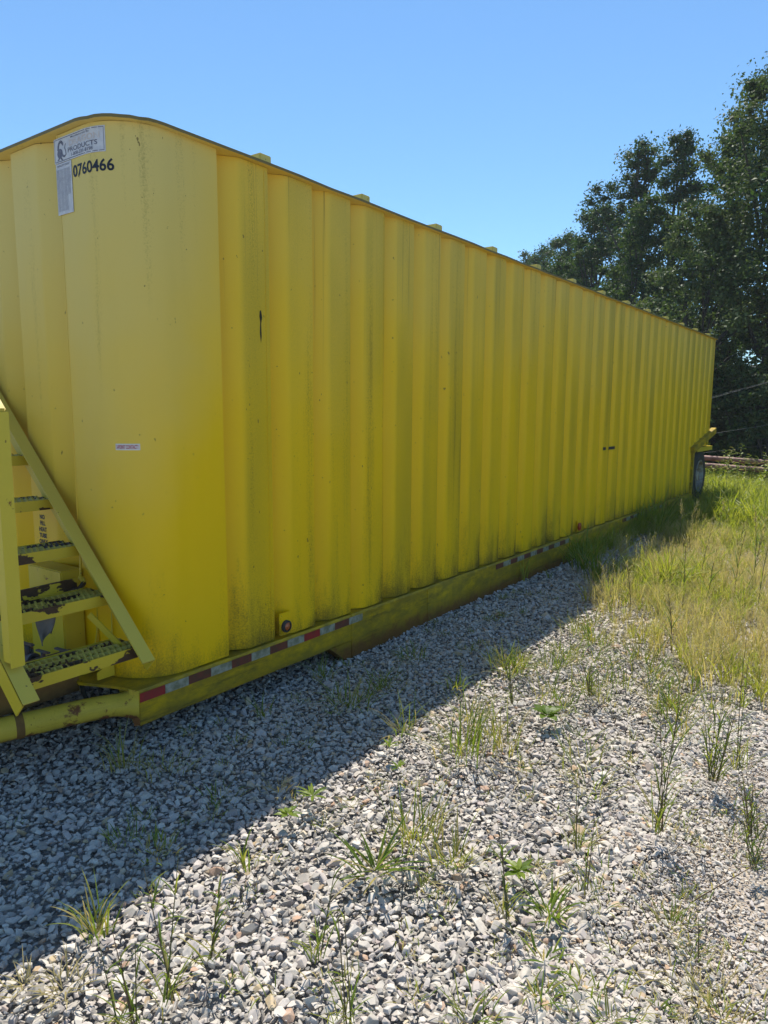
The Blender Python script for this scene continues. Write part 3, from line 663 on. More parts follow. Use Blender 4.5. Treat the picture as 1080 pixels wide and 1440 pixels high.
# crouching dragon emblem: belly, curved neck and head, legs, curling tail
mb = MB(); E = 0.0034
flat_poly(mb, [(-0.198+0.024*math.cos(t), 2.892+0.023*math.sin(t)) for t in np.linspace(0, 2*math.pi, 18, endpoint=False)], E)
def ribbon(pts, wd):
    for i in range(len(pts)-1):
        (a, b), (c, d) = pts[i], pts[i+1]; dx, dz = c-a, d-b; L = math.hypot(dx, dz); nx_, nz_ = -dz/L, dx/L; w0, w1 = wd[i]/2, wd[i+1]/2
        mb.add([wrap(a-nx_*w0, b-nz_*w0, E+0.0004), wrap(c-nx_*w1, d-nz_*w1, E+0.0004), wrap(c+nx_*w1, d+nz_*w1, E+0.0004), wrap(a+nx_*w0, b+nz_*w0, E+0.0004)], [(0, 1, 2, 3)])
ribbon([(-0.212, 2.908), (-0.210, 2.930), (-0.200, 2.944), (-0.184, 2.946), (-0.174, 2.936), (-0.168, 2.925)], [.016, .013, .012, .013, .014, .004])
ribbon([(-0.205, 2.872), (-0.213, 2.864), (-0.220, 2.863)], [.012, .008, .003]); ribbon([(-0.190, 2.872), (-0.184, 2.863), (-0.174, 2.862)], [.012, .008, .003])
ribbon([(-0.178, 2.882), (-0.160, 2.872), (-0.145, 2.880), (-0.146, 2.897), (-0.155, 2.910), (-0.150, 2.924), (-0.142, 2.93)], [.012, .008, .006, .006, .005, .004, .002])
mb.build('dragon_emblem', M['greyink'], sg)
st = sheet('capacity_chart', M['sign'], -0.243, -0.107, 2.606, 2.8475, 0.002)
mb = MB(); rr = random.Random(5)
for r_ in range(44):
    z = 2.816-r_*0.0045
    for c_ in range(4):
        s = -0.236+c_*0.031
        if c_ == 3 and r_ > 27: continue
        x = s
        while x < s+0.022:
            l = rr.uniform(0.003, 0.007); mb.add([wrap(x, z, .0027), wrap(x+l, z, .0027), wrap(x+l, z+0.0026, .0027), wrap(x, z+0.0026, .0027)], [(0, 1, 2, 3)]); x += l+0.0015
for s in (-0.2385, -0.208, -0.177, -0.146): mb.add([wrap(s, 2.612, .0027), wrap(s+0.0012, 2.612, .0027), wrap(s+0.0012, 2.822, .0027), wrap(s, 2.822, .0027)], [(0, 1, 2, 3)])
mb.build('chart_print', M['paleink'], st)
letters('lettering', 'CAPACITY CHART', M['greyink'], -0.232, 2.831, 0.009, 0.112, 0.0027, st, 0.01)
letters('tank_number', '0760466', M['ink'], -0.096, 2.762, 0.057, 0.272, 0.0012, tank, 0.022)
sk = sheet('warning_sticker', M['white'], 0.119, 0.241, 1.4405, 1.4725, 0.0015)
letters('lettering', '3-POINT CONTACT !', M['redink'], 0.124, 1.446, 0.021, 0.112, 0.0022, sk, 0.03)
# stencilled words on the front wall, seen between the treads
mb = MB()
for i, wd in enumerate(('NO', 'FILL', 'HEAT', 'TUBE', 'ONLY')):
    vs, fs = text_mesh(wd, 0.034, 0.0012, 'CENTER', 0.95); z = 1.030-i*0.0352
    mb.add([(-0.895+x, FR-0.002, z+y) for x, y in vs], fs)
mb.build('stencil_lettering', M['ink'], tank)

# ------------------------------------------------------------------ gravel
def stone(seed):
    rr = np.random.default_rng(seed); n = rr.integers(9, 14)
    v = rr.normal(size=(n, 3)); v /= np.linalg.norm(v, axis=1)[:, None]; v *= rr.uniform(0.75, 1.0, (n, 1)); v *= np.array([1.0, rr.uniform(0.6, 0.9), rr.uniform(0.34, 0.64)])*0.5
    bm = bmesh.new()
    for p in v: bm.verts.new(p)
    r_ = bmesh.ops.convex_hull(bm, input=bm.verts)
    bmesh.ops.delete(bm, geom=[x for x in r_['geom_interior'] if isinstance(x, bmesh.types.BMVert)], context='VERTS')
    bmesh.ops.bevel(bm, geom=[e for e in bm.edges], offset=0.022, segments=1, affect='EDGES', clamp_overlap=True)
    me = bpy.data.meshes.new('gravel_stone'); bm.to_mesh(me); bm.free(); me.materials.append(M['stone']); return me
def stone_mat():
    m, nt, b = new_mat('crushed_limestone'); P = POS(nt); t = N(nt, 'ShaderNodeObjectInfo').outputs['Random']
    col = RAMP(nt, t, [(0.0, (0.26, 0.24, 0.215)), (0.10, (0.45, 0.42, 0.375)), (0.30, (0.57, 0.53, 0.47)), (0.46, (0.48, 0.43, 0.40)), (0.60, (0.66, 0.615, 0.545)),
                       (0.74, (0.53, 0.475, 0.445)), (0.84, (0.70, 0.66, 0.595)), (0.905, (0.40, 0.335, 0.315)), (0.945, (0.60, 0.46, 0.26)), (0.97, (0.45, 0.28, 0.19)), (0.985, (0.64, 0.54, 0.38)), (1.0, (0.72, 0.68, 0.61))])
    col = MIX(nt, 1.0, col, rgba((0.90, 0.885, 0.855)), 'MULTIPLY')
    n = NOISE(nt, P, 70, 5, 0.65); n2 = NOISE(nt, P, 18, 3)
    col = MIX(nt, SS(nt, n, 0.35, 0.7, 0.0, 0.4), col, rgba((0.32, 0.30, 0.285)))
    col = MIX(nt, SS(nt, n2, 0.5, 0.75, 0.0, 0.3), col, rgba((0.52, 0.45, 0.36)))
    nt.links.new(col, b.inputs['Base Color']); b.inputs['Roughness'].default_value = 0.85; b.inputs['Specular IOR Level'].default_value = 0.3
    nt.links.new(BUMP(nt, n, 0.35, 0.004), b.inputs['Normal']); return m
M['stone'] = stone_mat()
stones = [stone(100+i) for i in range(14)]
def jitter(x0, x1, y0, y1, st):
    X, Y = np.meshgrid(np.arange(x0, x1, st), np.arange(y0, y1, st)); P = np.stack([X.ravel(), Y.ravel()], 1)
    return P+RNG.uniform(-st*0.55, st*0.55, P.shape)
def smooth_noise(P, sc, seed):
    rr = np.random.default_rng(seed); out = np.zeros(len(P))
    for _ in range(6):
        k = rr.normal(size=2)*sc; out += np.sin(P @ k+rr.uniform(0, 6.28))
    return out/6**0.5
pts = np.concatenate([jitter(-1.6, 4.6, -0.6, 5.2, 0.0205), jitter(2.1, 3.6, 1.6, 4.4, 0.0165), jitter(2.15, 3.7, 1.7, 4.4, 0.0125), jitter(-0.12, 4.6, 5.2, 9.0, 0.027), jitter(-0.1, 4.6, 9.0, 13.5, 0.045)])
pts = pts[~((pts[:, 0] < -0.12) & (pts[:, 1] > 4.2))]
fine = 1/(1+np.exp(-((pts[:, 0]-2.35+0.18*smooth_noise(pts, 2.2, 4))*7)))*np.clip((pts[:, 1]-1.7)/0.5, 0, 1)*np.clip((4.3-pts[:, 1])/0.6, 0, 1)
n = len(pts)
size = np.clip(RNG.lognormal(math.log(0.0325), 0.36, n), 0.014, 0.078)*(1-0.48*fine)*np.where((fine > 0.35) & (RNG.random(n) < 0.62), 0.62, 1.0)
size[pts[:, 1] > 5.2] *= 1.25; size[pts[:, 1] > 9] *= 1.3
z = size*0.10-0.046-0.028*np.clip((4.6-pts[:, 1])/0.9, 0, 1)+RNG.uniform(-0.007, 0.010, n)+0.005*smooth_noise(pts, 1.6, 8)
rot = np.stack([RNG.normal(0, 0.36, n), RNG.normal(0, 0.36, n), RNG.uniform(0, 6.28, n)], 1)
scl = size[:, None]*RNG.uniform(0.8, 1.25, (n, 3))
def fines():
    m, nt, b = new_mat('sandy_fines'); P = POS(nt); vo = N(nt, 'ShaderNodeTexVoronoi', {'Vector': P, 'Scale': 95.0})
    col = MIX(nt, N(nt, 'ShaderNodeSeparateColor', {0: vo.outputs['Color']}).outputs[0], rgba((0.27, 0.225, 0.175)), rgba((0.50, 0.44, 0.36)))
    col = MIX(nt, MA(nt, 'MULTIPLY', NOISE(nt, P, 9, 5), 0.6), col, rgba((0.30, 0.24, 0.18)))
    nt.links.new(col, b.inputs['Base Color']); b.inputs['Roughness'].default_value = 0.95
    nt.links.new(BUMP(nt, MA(nt, 'SUBTRACT', 1.0, vo.outputs['Distance']), 0.7, 0.008), b.inputs['Normal'])
    X, Y = np.meshgrid(np.linspace(1.9, 4.2, 60), np.linspace(1.5, 4.6, 70)); Q = np.stack([X.ravel(), Y.ravel()], 1)
    fq = 1/(1+np.exp(-((Q[:, 0]-2.35+0.18*smooth_noise(Q, 2.2, 4))*7)))*np.clip((Q[:, 1]-1.7)/0.5, 0, 1)*np.clip((4.3-Q[:, 1])/0.6, 0, 1)
    zq = -0.074-0.032*(1-fq)-0.024*np.clip((4.6-Q[:, 1])/0.9, 0, 1)+0.022*fq+0.006*smooth_noise(Q, 9.0, 12)
    mb = MB(); mb.add([(x, y, z_) for (x, y), z_ in zip(Q, zq)], [(j*60+i, j*60+i+1, (j+1)*60+i+1, (j+1)*60+i) for j in range(69) for i in range(59)])
    tag(mb.build('sand', m, smooth=70), kind='structure')
fines()
scatter('gravel', stones, np.column_stack([pts, z]), rot, scl, RNG.integers(0, len(stones), n))

# ------------------------------------------------------------------ field grass (stuff)
def tuft_variant(seed, nb, hl, wid, mat_, spread=0.05, seedhead=False, bend=(0.3, 1.5)):
    rr = random.Random(seed); mb = MB()
    for _ in range(nb):
        a = rr.uniform(0, 6.28); d = rr.uniform(0, spread)
        mb.blade((d*math.cos(a), d*math.sin(a), -0.01), a+rr.uniform(-1, 1), rr.uniform(*hl), wid*rr.uniform(0.6, 1.2), rr.uniform(*bend), rr.uniform(0.02, 0.35), 5, rr.random())
    if seedhead:
        for _ in range(5):
            a = rr.uniform(0, 6.28); h = rr.uniform(hl[0], hl[1])*1.15; l = rr.uniform(0.03, 0.14)
            p1 = Vector((l*math.cos(a)*2, l*math.sin(a)*2, h))
            mb.blade((0, 0, 0), a, h*1.05, wid*0.45, 0.3, 0.1, 5, 0.8)
            for k in range(9):
                b = rr.uniform(0, 6.28); q = Vector((h*0.17*math.cos(a), h*0.17*math.sin(a), h*(0.72+0.03*k)))
                mb.blade(q, b, rr.uniform(0.025, 0.06), wid*0.5, 0.8, 0.7, 2, 0.9)
    return mb.mesh('grass_tuft', mat_)
def field(name, variants, dens_fn, area, step, smin, smax, seed):
    P = jitter(*area, step); d = dens_fn(P); P = P[RNG.random(len(P)) < d]; n = len(P)
    s = RNG.uniform(smin, smax, n)*(0.6+0.4*dens_fn(P))*(1+0.28*smooth_noise(P, 2.6, seed+60))
    rot = np.stack([RNG.normal(0, 0.1, n), RNG.normal(0, 0.1, n), RNG.uniform(0, 6.28, n)], 1)
    scatter(name, variants, np.column_stack([P, np.zeros(n)]), rot, np.repeat(s[:, None], 3, 1), RNG.integers(0, len(variants), n))
def sst(x, a, b):
    t = np.clip((x-a)/(b-a), 0, 1); return t*t*(3-2*t)
YB = [4.2, 4.5, 5.0, 5.8, 7.0, 8.0, 10.0, 12.0, 14.0, 16.0]; XB = [2.5, 1.85, 1.45, 1.15, 0.75, 0.55, 0.2, -0.1, -0.3, -3]
def main_d(P):
    xb = np.interp(P[:, 1], YB, XB)+0.24*smooth_noise(P, 2.8, 21)
    return sst(P[:, 0], xb-0.35, xb+0.45)*sst(P[:, 1]+0.25*smooth_noise(P, 3.1, 23), 4.15, 4.95)
def strip_d(P):
    return (1-sst(P[:, 0], 0.12, 0.42))*sst(P[:, 1], 6.0, 7.2)*(0.55+0.4*smooth_noise(P, 2.0, 33))
def green_d(P):
    n_ = smooth_noise(P, 2.1, 44); far = sst(P[:, 1], 9.0, 12.0); near = 1-sst(P[:, 1], 4.6, 5.6)
    return np.clip(np.maximum(main_d(P)*np.clip(0.26+0.22*n_+0.8*far+0.45*near, 0, 1), strip_d(P)), 0, 1)
def dry_d(P):
    n_ = smooth_noise(P, 1.8, 55); far = sst(P[:, 1], 9.5, 12.5)
    return main_d(P)*np.clip(0.46+0.25*n_-0.70*far, 0, 1)
gv = [tuft_variant(200+i, 15, (0.12, 0.44), 0.0105, M['field'], 0.05, False, (0.3, 1.7)) for i in range(8)]
dv = [tuft_variant(300+i, 12, (0.10, 0.36), 0.0055, M['fielddry'], 0.08, i % 3 != 0, (0.2, 1.4)) for i in range(9)]
field('grass', gv, green_d, (-0.05, 6.0, 4.2, 11.0), 0.075, 0.55, 1.15, 1)
field('grass', gv, lambda P: main_d(P)*0.9*(1-0.6*(1-sst(P[:, 0], 0.15, 0.6))*(1-sst(P[:, 1], 14.6, 15.2)))+strip_d(P)*0.25, (-3.0, 8.0, 11.0, 16.0), 0.105, 0.95, 1.5, 2)
field('grass', gv, main_d, (-6.0, 8.0, 16.0, 24.0), 0.12, 0.55, 0.9, 4)
field('dry_grass', dv, dry_d, (0.0, 6.0, 4.3, 12.5), 0.07, 0.6, 1.15, 3)

# ------------------------------------------------------------------ single weeds in the gravel
def tuft(x, y, h, label, nb=16, wid=0.006, mat_='grass', spread=0.03, group=None, lean=(0.1, 0.9), bend=(0.2, 1.3), name='grass_tuft', split=False, cat='grass tuft', tint=(0, 0.8), seed=0):
    rr = random.Random(seed or int(x*1000+y*77)); rows = []; nb = int(nb*1.6); wid *= 1.12; spread = spread*1.5+0.01
    for _ in range(nb):
        a = rr.uniform(0, 6.28); d = rr.uniform(0, spread)
        old = rr.random() < 0.28
        rows.append(((x+d*math.cos(a), y+d*math.sin(a), -0.015), a+rr.uniform(-1.1, 1.1), h*(rr.uniform(0.35, 0.85) if old else rr.uniform(0.45, 1.25)), wid*(0.7 if old else rr.uniform(0.6, 1.15)), rr.uniform(*bend)*(1.5 if old else 1), rr.uniform(*lean)*(1.25 if old else 1), 6, 1.0 if old else rr.uniform(*tint)))
    if split:
        t = thing(name, (x, y, 0), label, cat, group)
        for r_ in rows: mb = MB(); mb.blade(*r_); mb.build('blade', M[mat_], t)
    else:
        mb = MB()
        for r_ in rows: mb.blade(*r_)
        t = tag(mb.build(name, M[mat_]), label, cat, group)
    return t
def stalks(x, y, h, label, n=3, leafy=5, wid=0.007, lean=0.15, az=None, dry=False, blades=16, seed=0, leaflen=0.42):
    """tall weed: thin upright stems with narrow leaves, a few blades at the foot"""
    wid *= 0.85; rr = random.Random(seed or int(x*1000+y*77)); t = thing('weed', (x, y, 0), label, 'weed')
    for i in range(n):
        a = rr.uniform(0, 6.28) if az is None else az+rr.uniform(-0.3, 0.3); ln = lean*rr.uniform(0.4, 1.3); hh = h*rr.uniform(0.72, 1.05) if i else h
        b = Vector((x+rr.uniform(-.02, .02), y+rr.uniform(-.02, .02), -0.005))
        cv = rr.uniform(-0.06, 0.06); pts = [b+Vector((math.cos(a)*ln*hh*u+cv*hh*u*(1-u), math.sin(a)*ln*hh*u-cv*hh*u*(1-u), hh*u)) for u in np.linspace(0, 1, 8)]
        mb = MB(); mb.tube(pts, [0.0026*(1-0.65*k/7) for k in range(8)], 5, tint=rr.random()); mb.build('stem', M['stem'], t, smooth=60)
        for k in range(leafy):
            u = 0.15+0.8*(k+rr.random()*0.6)/leafy; q = pts[0].lerp(pts[-1], u); q = pts[min(7, int(u*7))]
            mb = MB(); mb.blade(q, rr.uniform(0, 6.28), h*leaflen*rr.uniform(0.6, 1.1)*(1.1-0.5*u), wid*rr.uniform(0.8, 1.2), rr.uniform(0.5, 1.3), rr.uniform(0.25, 0.6), 6, rr.uniform(0.6, 1) if dry else rr.uniform(0, 0.7)); mb.build('leaf', M['dry'] if dry else M['grass'], t)
    for _ in range(blades):
        mb = MB(); mb.blade((x+rr.uniform(-.03, .03), y+rr.uniform(-.03, .03), 0), rr.uniform(0, 6.28), h*rr.uniform(0.25, 0.5), wid*0.7, rr.uniform(0.4, 1.3), rr.uniform(0.2, 0.8), 5, rr.uniform(0.3, 1)); mb.build('leaf', M['grass'], t)
    return t
def rosette(x, y, r_, label, n=9, wid=0.35, seed=0, up=0.35, mat_='grass', cat='weed', tint=(0, 0.5)):
    rr = random.Random(seed or int(x*1000+y*77)); t = thing('broadleaf_weed', (x, y, 0), label, cat)
    for k in range(n):
        a = 6.28*k/n+rr.uniform(-.3, .3); mb = MB(); L = r_*rr.uniform(0.7, 1.2)
        mb.leaf((x, y, 0.01+0.015*rr.random()), (math.cos(a), math.sin(a), rr.uniform(0.4, 1.6)*up), (0, 0, 1), L, L*wid, rr.uniform(0.1, 0.5), rr.uniform(*tint)); mb.build('leaf', M[mat_], t)
    return t
stalks(1.45, 1.10, 0.42, 'tallest green grass stalk at the bottom left of the gravel, just below the shadow edge', 2, 6, 0.009, seed=3)
stalks(1.44, 0.98, 0.28, 'bushy stalk with several upright stems at the very bottom left edge of the photo', 4, 4, 0.008, seed=5)
stalks(1.44, 1.27, 0.25, 'leafy green stalk to the right of the tallest bottom left stalk', 2, 7, 0.010, seed=8)
stalks(1.90, 1.33, 0.33, 'slender dark stalk rising from the bottom edge, left of the middle', 2, 4, 0.007, seed=11)
stalks(1.68, 1.47, 0.29, 'dark reddish stemmed stalk standing alone above the slender one near the bottom', 1, 6, 0.009, seed=14)
stalks(2.06, 1.98, 0.30, 'brown footed stalk leaning left in the middle of the sunlit gravel', 3, 4, 0.008, lean=0.25, az=2.6, seed=17)
stalks(2.33, 2.77, 0.68, 'tallest dark weed stalks on the gravel in front of the tall grass', 4, 6, 0.009, lean=0.10, seed=20, leaflen=0.28)
stalks(2.42, 3.34, 0.40, 'dense bright green weed stems at the right edge between gravel and tall grass', 9, 5, 0.008, seed=23)
stalks(2.50, 3.50, 0.66, 'single tall dark stem rising behind the bright green weed at the right edge', 2, 5, 0.007, lean=0.05, seed=26, leaflen=0.2)
stalks(2.10, 2.48, 0.27, 'pair of dark upright stems on bare gravel left of the tallest weed', 2, 3, 0.006, lean=0.06, seed=29)
stalks(2.24, 2.25, 0.27, 'thin grey stems below the pair of dark upright stems', 2, 3, 0.006, lean=0.08, seed=32)
stalks(2.53, 2.40, 0.18, 'dry stem lying slanted over the fine gravel towards the right edge', 1, 2, 0.006, lean=1.2, az=0.5, dry=True, seed=35)
stalks(2.61, 2.18, 0.14, 'short straw coloured dry stem low at the right side', 1, 1, 0.005, lean=0.1, dry=True, blades=3, seed=38)
stalks(2.64, 2.96, 0.22, 'grey green bushy weed at the right edge above the fine gravel', 8, 5, 0.006, lean=0.5, seed=41)
stalks(2.68, 2.75, 0.16, 'second low grey green weed at the right edge, below the bushy one', 6, 5, 0.006, lean=0.6, seed=44)
tuft(1.04, 1.14, 0.17, 'half dry grass tuft right on the shadow edge at lower left', 26, 0.007, split=True, tint=(0.1, 1), lean=(0.05, 0.8))
tuft(1.06, 0.90, 0.07, 'small straw brown tuft at the far left of the bottom gravel', 26, 0.004, 'dry', lean=(0.3, 1.2))
tuft(1.17, 0.96, 0.09, 'spiky brown green tuft beside the small straw brown one', 30, 0.0045, 'dry', lean=(0.3, 1.3), tint=(0, 0.6))
tuft(1.17, 1.65, 0.15, 'upright green tuft just outside the shadow, above the leafy stalk', 10, 0.008, split=True, lean=(0.05, 0.5))
tuft(1.56, 1.92, 0.21, 'wide bright green tuft with long arching blades in the centre of the gravel', 20, 0.011, split=True, lean=(0.5, 1.15), bend=(0.2, 0.7), tint=(0, 0.5))
tuft(1.57, 2.16, 0.24, 'dense upright grass clump behind the wide arching tuft', 44, 0.006, split=True, spread=0.08, lean=(0.05, 0.6), tint=(0.1, 1))
tuft(1.77, 2.13, 0.17, 'reddish brown and green tuft to the right of the dense clump', 30, 0.006, split=True, spread=0.05, tint=(0.3, 1))
tuft(1.37, 2.90, 0.26, 'tall green grass clump along the sunny side of the shadow edge', 46, 0.006, split=True, spread=0.10, lean=(0.05, 0.55), tint=(0.1, 0.9))
tuft(1.50, 3.05, 0.24, 'yellow green clump beside the tall one along the shadow edge', 36, 0.005, split=True, spread=0.10, lean=(0.05, 0.6), tint=(0.5, 1))
rosette(1.23, 2.55, 0.05, 'tiny bright leafy sprout near the shadow edge, below the tall clump', 9, 0.3, up=0.9)
rosette(1.08, 2.69, 0.055, 'tiny leafy sprout touching the shadow edge', 7, 0.3, up=1.2)
rosette(1.09, 1.97, 0.06, 'flat broad leafed weed just below the middle of the shadow edge', 9, 0.4)
rosette(1.08, 2.13, 0.08, 'thin leafed weed above the flat broad leafed one', 12, 0.18, up=0.6)
tuft(2.17, 2.09, 0.10, 'bright green low tuft below the thin grey stems', 24, 0.008, split=True, lean=(0.3, 1.2), tint=(0, 0.5))
tuft(2.36, 1.85, 0.05, 'little bright tuft between pale stones near the lower right', 14, 0.006)
tuft(2.29, 1.75, 0.07, 'spiky dark tuft left of the little bright one near the bottom', 22, 0.005, lean=(0.2, 1.2))
tuft(2.24, 1.88, 0.09, 'long leaved tuft above the spiky dark one', 12, 0.008, split=True, lean=(0.4, 1.2))
tuft(2.51, 2.28, 0.08, 'green tuft at the foot of the slanted dry stem', 30, 0.0045, spread=0.05, tint=(0.3, 1))
tuft(2.48, 1.79, 0.07, 'dark green mat of grass at the bottom edge, right of middle', 60, 0.004, spread=0.11, lean=(0.3, 1.3))
tuft(2.17, 1.56, 0.08, 'spiky dark tuft at the bottom edge below the brown footed stalk', 34, 0.005, spread=0.05, lean=(0.2, 1.2))
tuft(2.64, 2.03, 0.06, 'brownish mat of short grass at the right part of the bottom edge', 80, 0.004, 'dry', spread=0.14, lean=(0.3, 1.3))
tuft(2.72, 1.98, 0.07, 'green and brown grass mat in the bottom right corner', 70, 0.004, spread=0.12, lean=(0.3, 1.3), tint=(0.4, 1))
rosette(2.01, 2.19, 0.07, 'bright broad leafed weed right of the leaning brown footed stalk', 10, 0.35, up=0.5)
rosette(1.55, 3.50, 0.085, 'dark round leafed plant on pale gravel in front of the tall grass', 8, 0.6, up=0.6, tint=(0, 0.1))
stalks(1.62, 3.95, 0.24, 'thin green weed left of the tallest dark stalks, near the tall grass', 6, 5, 0.006, lean=0.4, seed=50)
stalks(1.31, 3.56, 0.26, 'upright thin weed beside the shadow edge, left of the dark round leafed plant', 4, 4, 0.006, lean=0.15, seed=53)
# in the shade
tuft(0.17, 1.83, 0.21, 'pale tall grass tuft in the shade below the bumper tube end', 26, 0.005, split=True, lean=(0.02, 0.45), spread=0.05, tint=(0.4, 1))
tuft(0.36, 1.93, 0.11, 'low olive tuft in the shade right of the pale tall one', 40, 0.004, spread=0.09, tint=(0.5, 1))
tuft(0.28, 2.62, 0.17, 'thin dark tuft in the shade under the striped rail', 9, 0.008, split=True, lean=(0.05, 0.7))
tuft(0.17, 3.25, 0.15, 'dark tuft beside the slanted start of the skid beam', 26, 0.006, split=True, spread=0.05)
tuft(0.56, 3.02, 0.18, 'largest dark grass tuft in the shade below the skid beam', 40, 0.007, split=True, spread=0.09)
tuft(0.56, 3.37, 0.14, 'wide dark tuft right of the largest one in the shade', 34, 0.006, split=True, spread=0.10)
tuft(0.44, 3.86, 0.15, 'dark upright tuft further along the skid in the shade', 24, 0.006, split=True, spread=0.06)
tuft(0.68, 1.49, 0.08, 'thin dark weed in the shade at lower left', 18, 0.005, spread=0.04)
tuft(0.84, 1.52, 0.07, 'dense dark tuft in the shade close to the shadow edge at lower left', 36, 0.006, spread=0.05)
tuft(0.73, 1.93, 0.07, 'sparse dark tuft in the middle of the shaded gravel', 16, 0.005, spread=0.05)
tuft(0.90, 2.11, 0.08, 'brown withered tuft on the shadow edge', 26, 0.004, 'dry', spread=0.05)
tuft(0.92, 3.60, 0.14, 'blade cluster where the shadow edge nears the tall grass', 14, 0.008, split=True, lean=(0.1, 0.9))
# tall blades at the tank side and the edge of the field
for i, (x, y, h, lb) in enumerate(((0.30, 7.3, 0.55, 'tall arching grass clump in the shade by the far part of the skid'), (0.62, 6.9, 0.50, 'tall arching grass clump where shade meets sun beside the skid'),
        (0.30, 10.3, 0.60, 'tallest arching grass clump in front of the trailer wheel'), (0.05, 11.6, 0.45, 'long bladed grass clump against the tank just before the wheel'))):
    tuft(x, y, h, lb, 22, 0.016, split=True, spread=0.10, lean=(0.05, 0.6), bend=(0.3, 1.2), tint=(0, 0.6))
rr = random.Random(77)
cl = 0
for _ in range(600):
    x, y = rr.uniform(0.95, 2.5), rr.uniform(2.9, 5.4)
    if main_d(np.array([[x, y]]))[0] > 0.25: continue
    if rr.random() > (0.15+0.85*min(1, max(0, (y-3.0)/1.6))): continue
    cl += 1
    tuft(x, y, rr.uniform(0.09, 0.24), 'loose grass clump on the sunlit gravel fringing the tall grass', rr.randint(12, 30), 0.0055, spread=0.07, group='loose grass clumps fringing the field', tint=(0, 1), seed=9000+cl)
    if cl >= 46: break
for i in range(115):
    y = rr.uniform(1.2, 4.2); x = rr.uniform(1.0, 3.0-0.12*y)
    tuft(x, y, rr.uniform(0.025, 0.075), 'tiny grass sprig poking up between sunlit grey stones', rr.randint(5, 14), 0.004, spread=0.03, group='tiny sprigs between sunlit stones', lean=(0.2, 1.2), tint=(0, 1), seed=500+i)
for i in range(46):
    y = rr.uniform(1.2, 6.2); x = rr.uniform(0.08, 0.85)
    tuft(x, y, rr.uniform(0.03, 0.09), 'tiny grass sprig between stones in the shade of the tank', rr.randint(5, 14), 0.0045, spread=0.03, group='tiny sprigs between shaded stones', lean=(0.2, 1.1), seed=700+i)

for i in range(16):
    y = rr.uniform(1.2, 4.0); x = rr.uniform(1.1, 3.0-0.13*y); a = rr.uniform(0, 6.28); L = rr.uniform(0.06, 0.2); p = Vector((x, y, 0.0)); d = Vector((math.cos(a), math.sin(a), rr.uniform(0.0, 0.12)))
    mb = MB(); mb.tube([p, p+d*L*0.5+Vector((0, 0, 0.008)), p+d*L+Vector((0.01, 0, 0.0))], [0.0022, 0.0018, 0.001], 5, tint=0.9); mb.blade(p+d*L*0.4, a+0.6, L*0.6, 0.005, 0.3, 1.35, 4, 0.6)
    tag(mb.build('dry_stem', M['dry']), 'broken straw coloured stem lying flat on the sunlit gravel', 'dry stem', 'broken dry stems on the gravel')

for i in range(18):
    y = rr.uniform(5.0, 10.5); x = rr.uniform(1.3, 2.6)-0.12*(y-5); h = rr.uniform(0.4, 0.7)
    t = thing('seed_stalk', (x, y, 0), 'tall dark seed stalk standing above the field grass', 'weed', 'tall seed stalks in the field grass')
    a = rr.uniform(0, 6.28); pts_ = [Vector((x+math.cos(a)*0.12*h*u*u, y+math.sin(a)*0.12*h*u*u, h*u)) for u in np.linspace(0, 1, 6)]
    mb = MB(); mb.tube(pts_, [0.004-0.0005*k for k in range(6)], 5, tint=rr.random()); mb.build('stem', M['stem'], t, smooth=60)
    mb = MB()
    for k in range(26): q = pts_[3].lerp(pts_[5], rr.random()*1.05); mb.blade(q, rr.uniform(0, 6.28), rr.uniform(0.03, 0.09), 0.006, 0.8, 0.5, 3, rr.uniform(0.5, 1))
    mb.build('seed_head', M['dry'], t)
    mb = MB()
    for k in range(5): mb.blade(pts_[k % 3+1], rr.uniform(0, 6.28), h*0.4, 0.010, 1.0, 0.5, 5, rr.uniform(0, 0.7))
    mb.build('leaves', M['grass'], t)

# ------------------------------------------------------------------ behind the tank: pipes, cables, leafy weeds
for i, (z, y, lb) in enumerate(((0.53, 18.60, 'upper rust red steel pipe lying behind the trailer wheel'), (0.36, 18.45, 'lower rust red steel pipe in front of the stacked one behind the trailer'))):
    mb = MB(); p0, p1 = Vector((-7, y, z+0.24)), Vector((9, y, z-0.30)); d = (p1-p0).normalized()
    mb.lathe([(0.052, 0), (0.065, 0), (0.065, 16), (0.052, 16), (0.052, 15.9)], (0, 0, 0), n=16)
    pp = mb.build('steel_pipe', M['pipe'], smooth=40); pp.location = p0; pp.rotation_euler = (0, math.atan2(-d.z, d.x), 0); tag(pp, lb, 'pipe')
for i, x in enumerate((-3.0, 0.6, 3.0)):
    mb = MB(); mb.box((x-0.12, 18.2, -0.01), (x+0.12, 19.0, 0.27)); tag(mb.build('timber_block', M['timber'], bevel=0.01), 'dark timber block under the rust red pipes', 'timber', 'timber blocks under the pipes')
def cable(p, q, sag, lb, r_=0.0045):
    p, q = Vector(p), Vector(q); mb = MB(); mb.tube([p.lerp(q, t)-Vector((0, 0, sag*4*t*(1-t))) for t in np.linspace(0, 1, 16)], r_, 6); tag(mb.build('cable', M['wire'], smooth=60), lb, 'cable')
cable((-6.9, 19.0, 0.42), (4.2, 19.0, 3.5), 0.03, 'upper of the two close cables slanting up behind the tank')
cable((-6.9, 19.05, 0.30), (4.2, 19.05, 3.55), 0.03, 'lower of the two close cables slanting up behind the tank')
cable((-6.9, 19.1, 0.02), (4.2, 19.0, 2.15), 0.03, 'single pale cable slanting up above the trailer wheel')
cable((-5.0, 19.1, 0.02), (4.2, 19.2, 1.57), 0.02, 'lowest faint cable just above the rust red pipes', 0.0035)
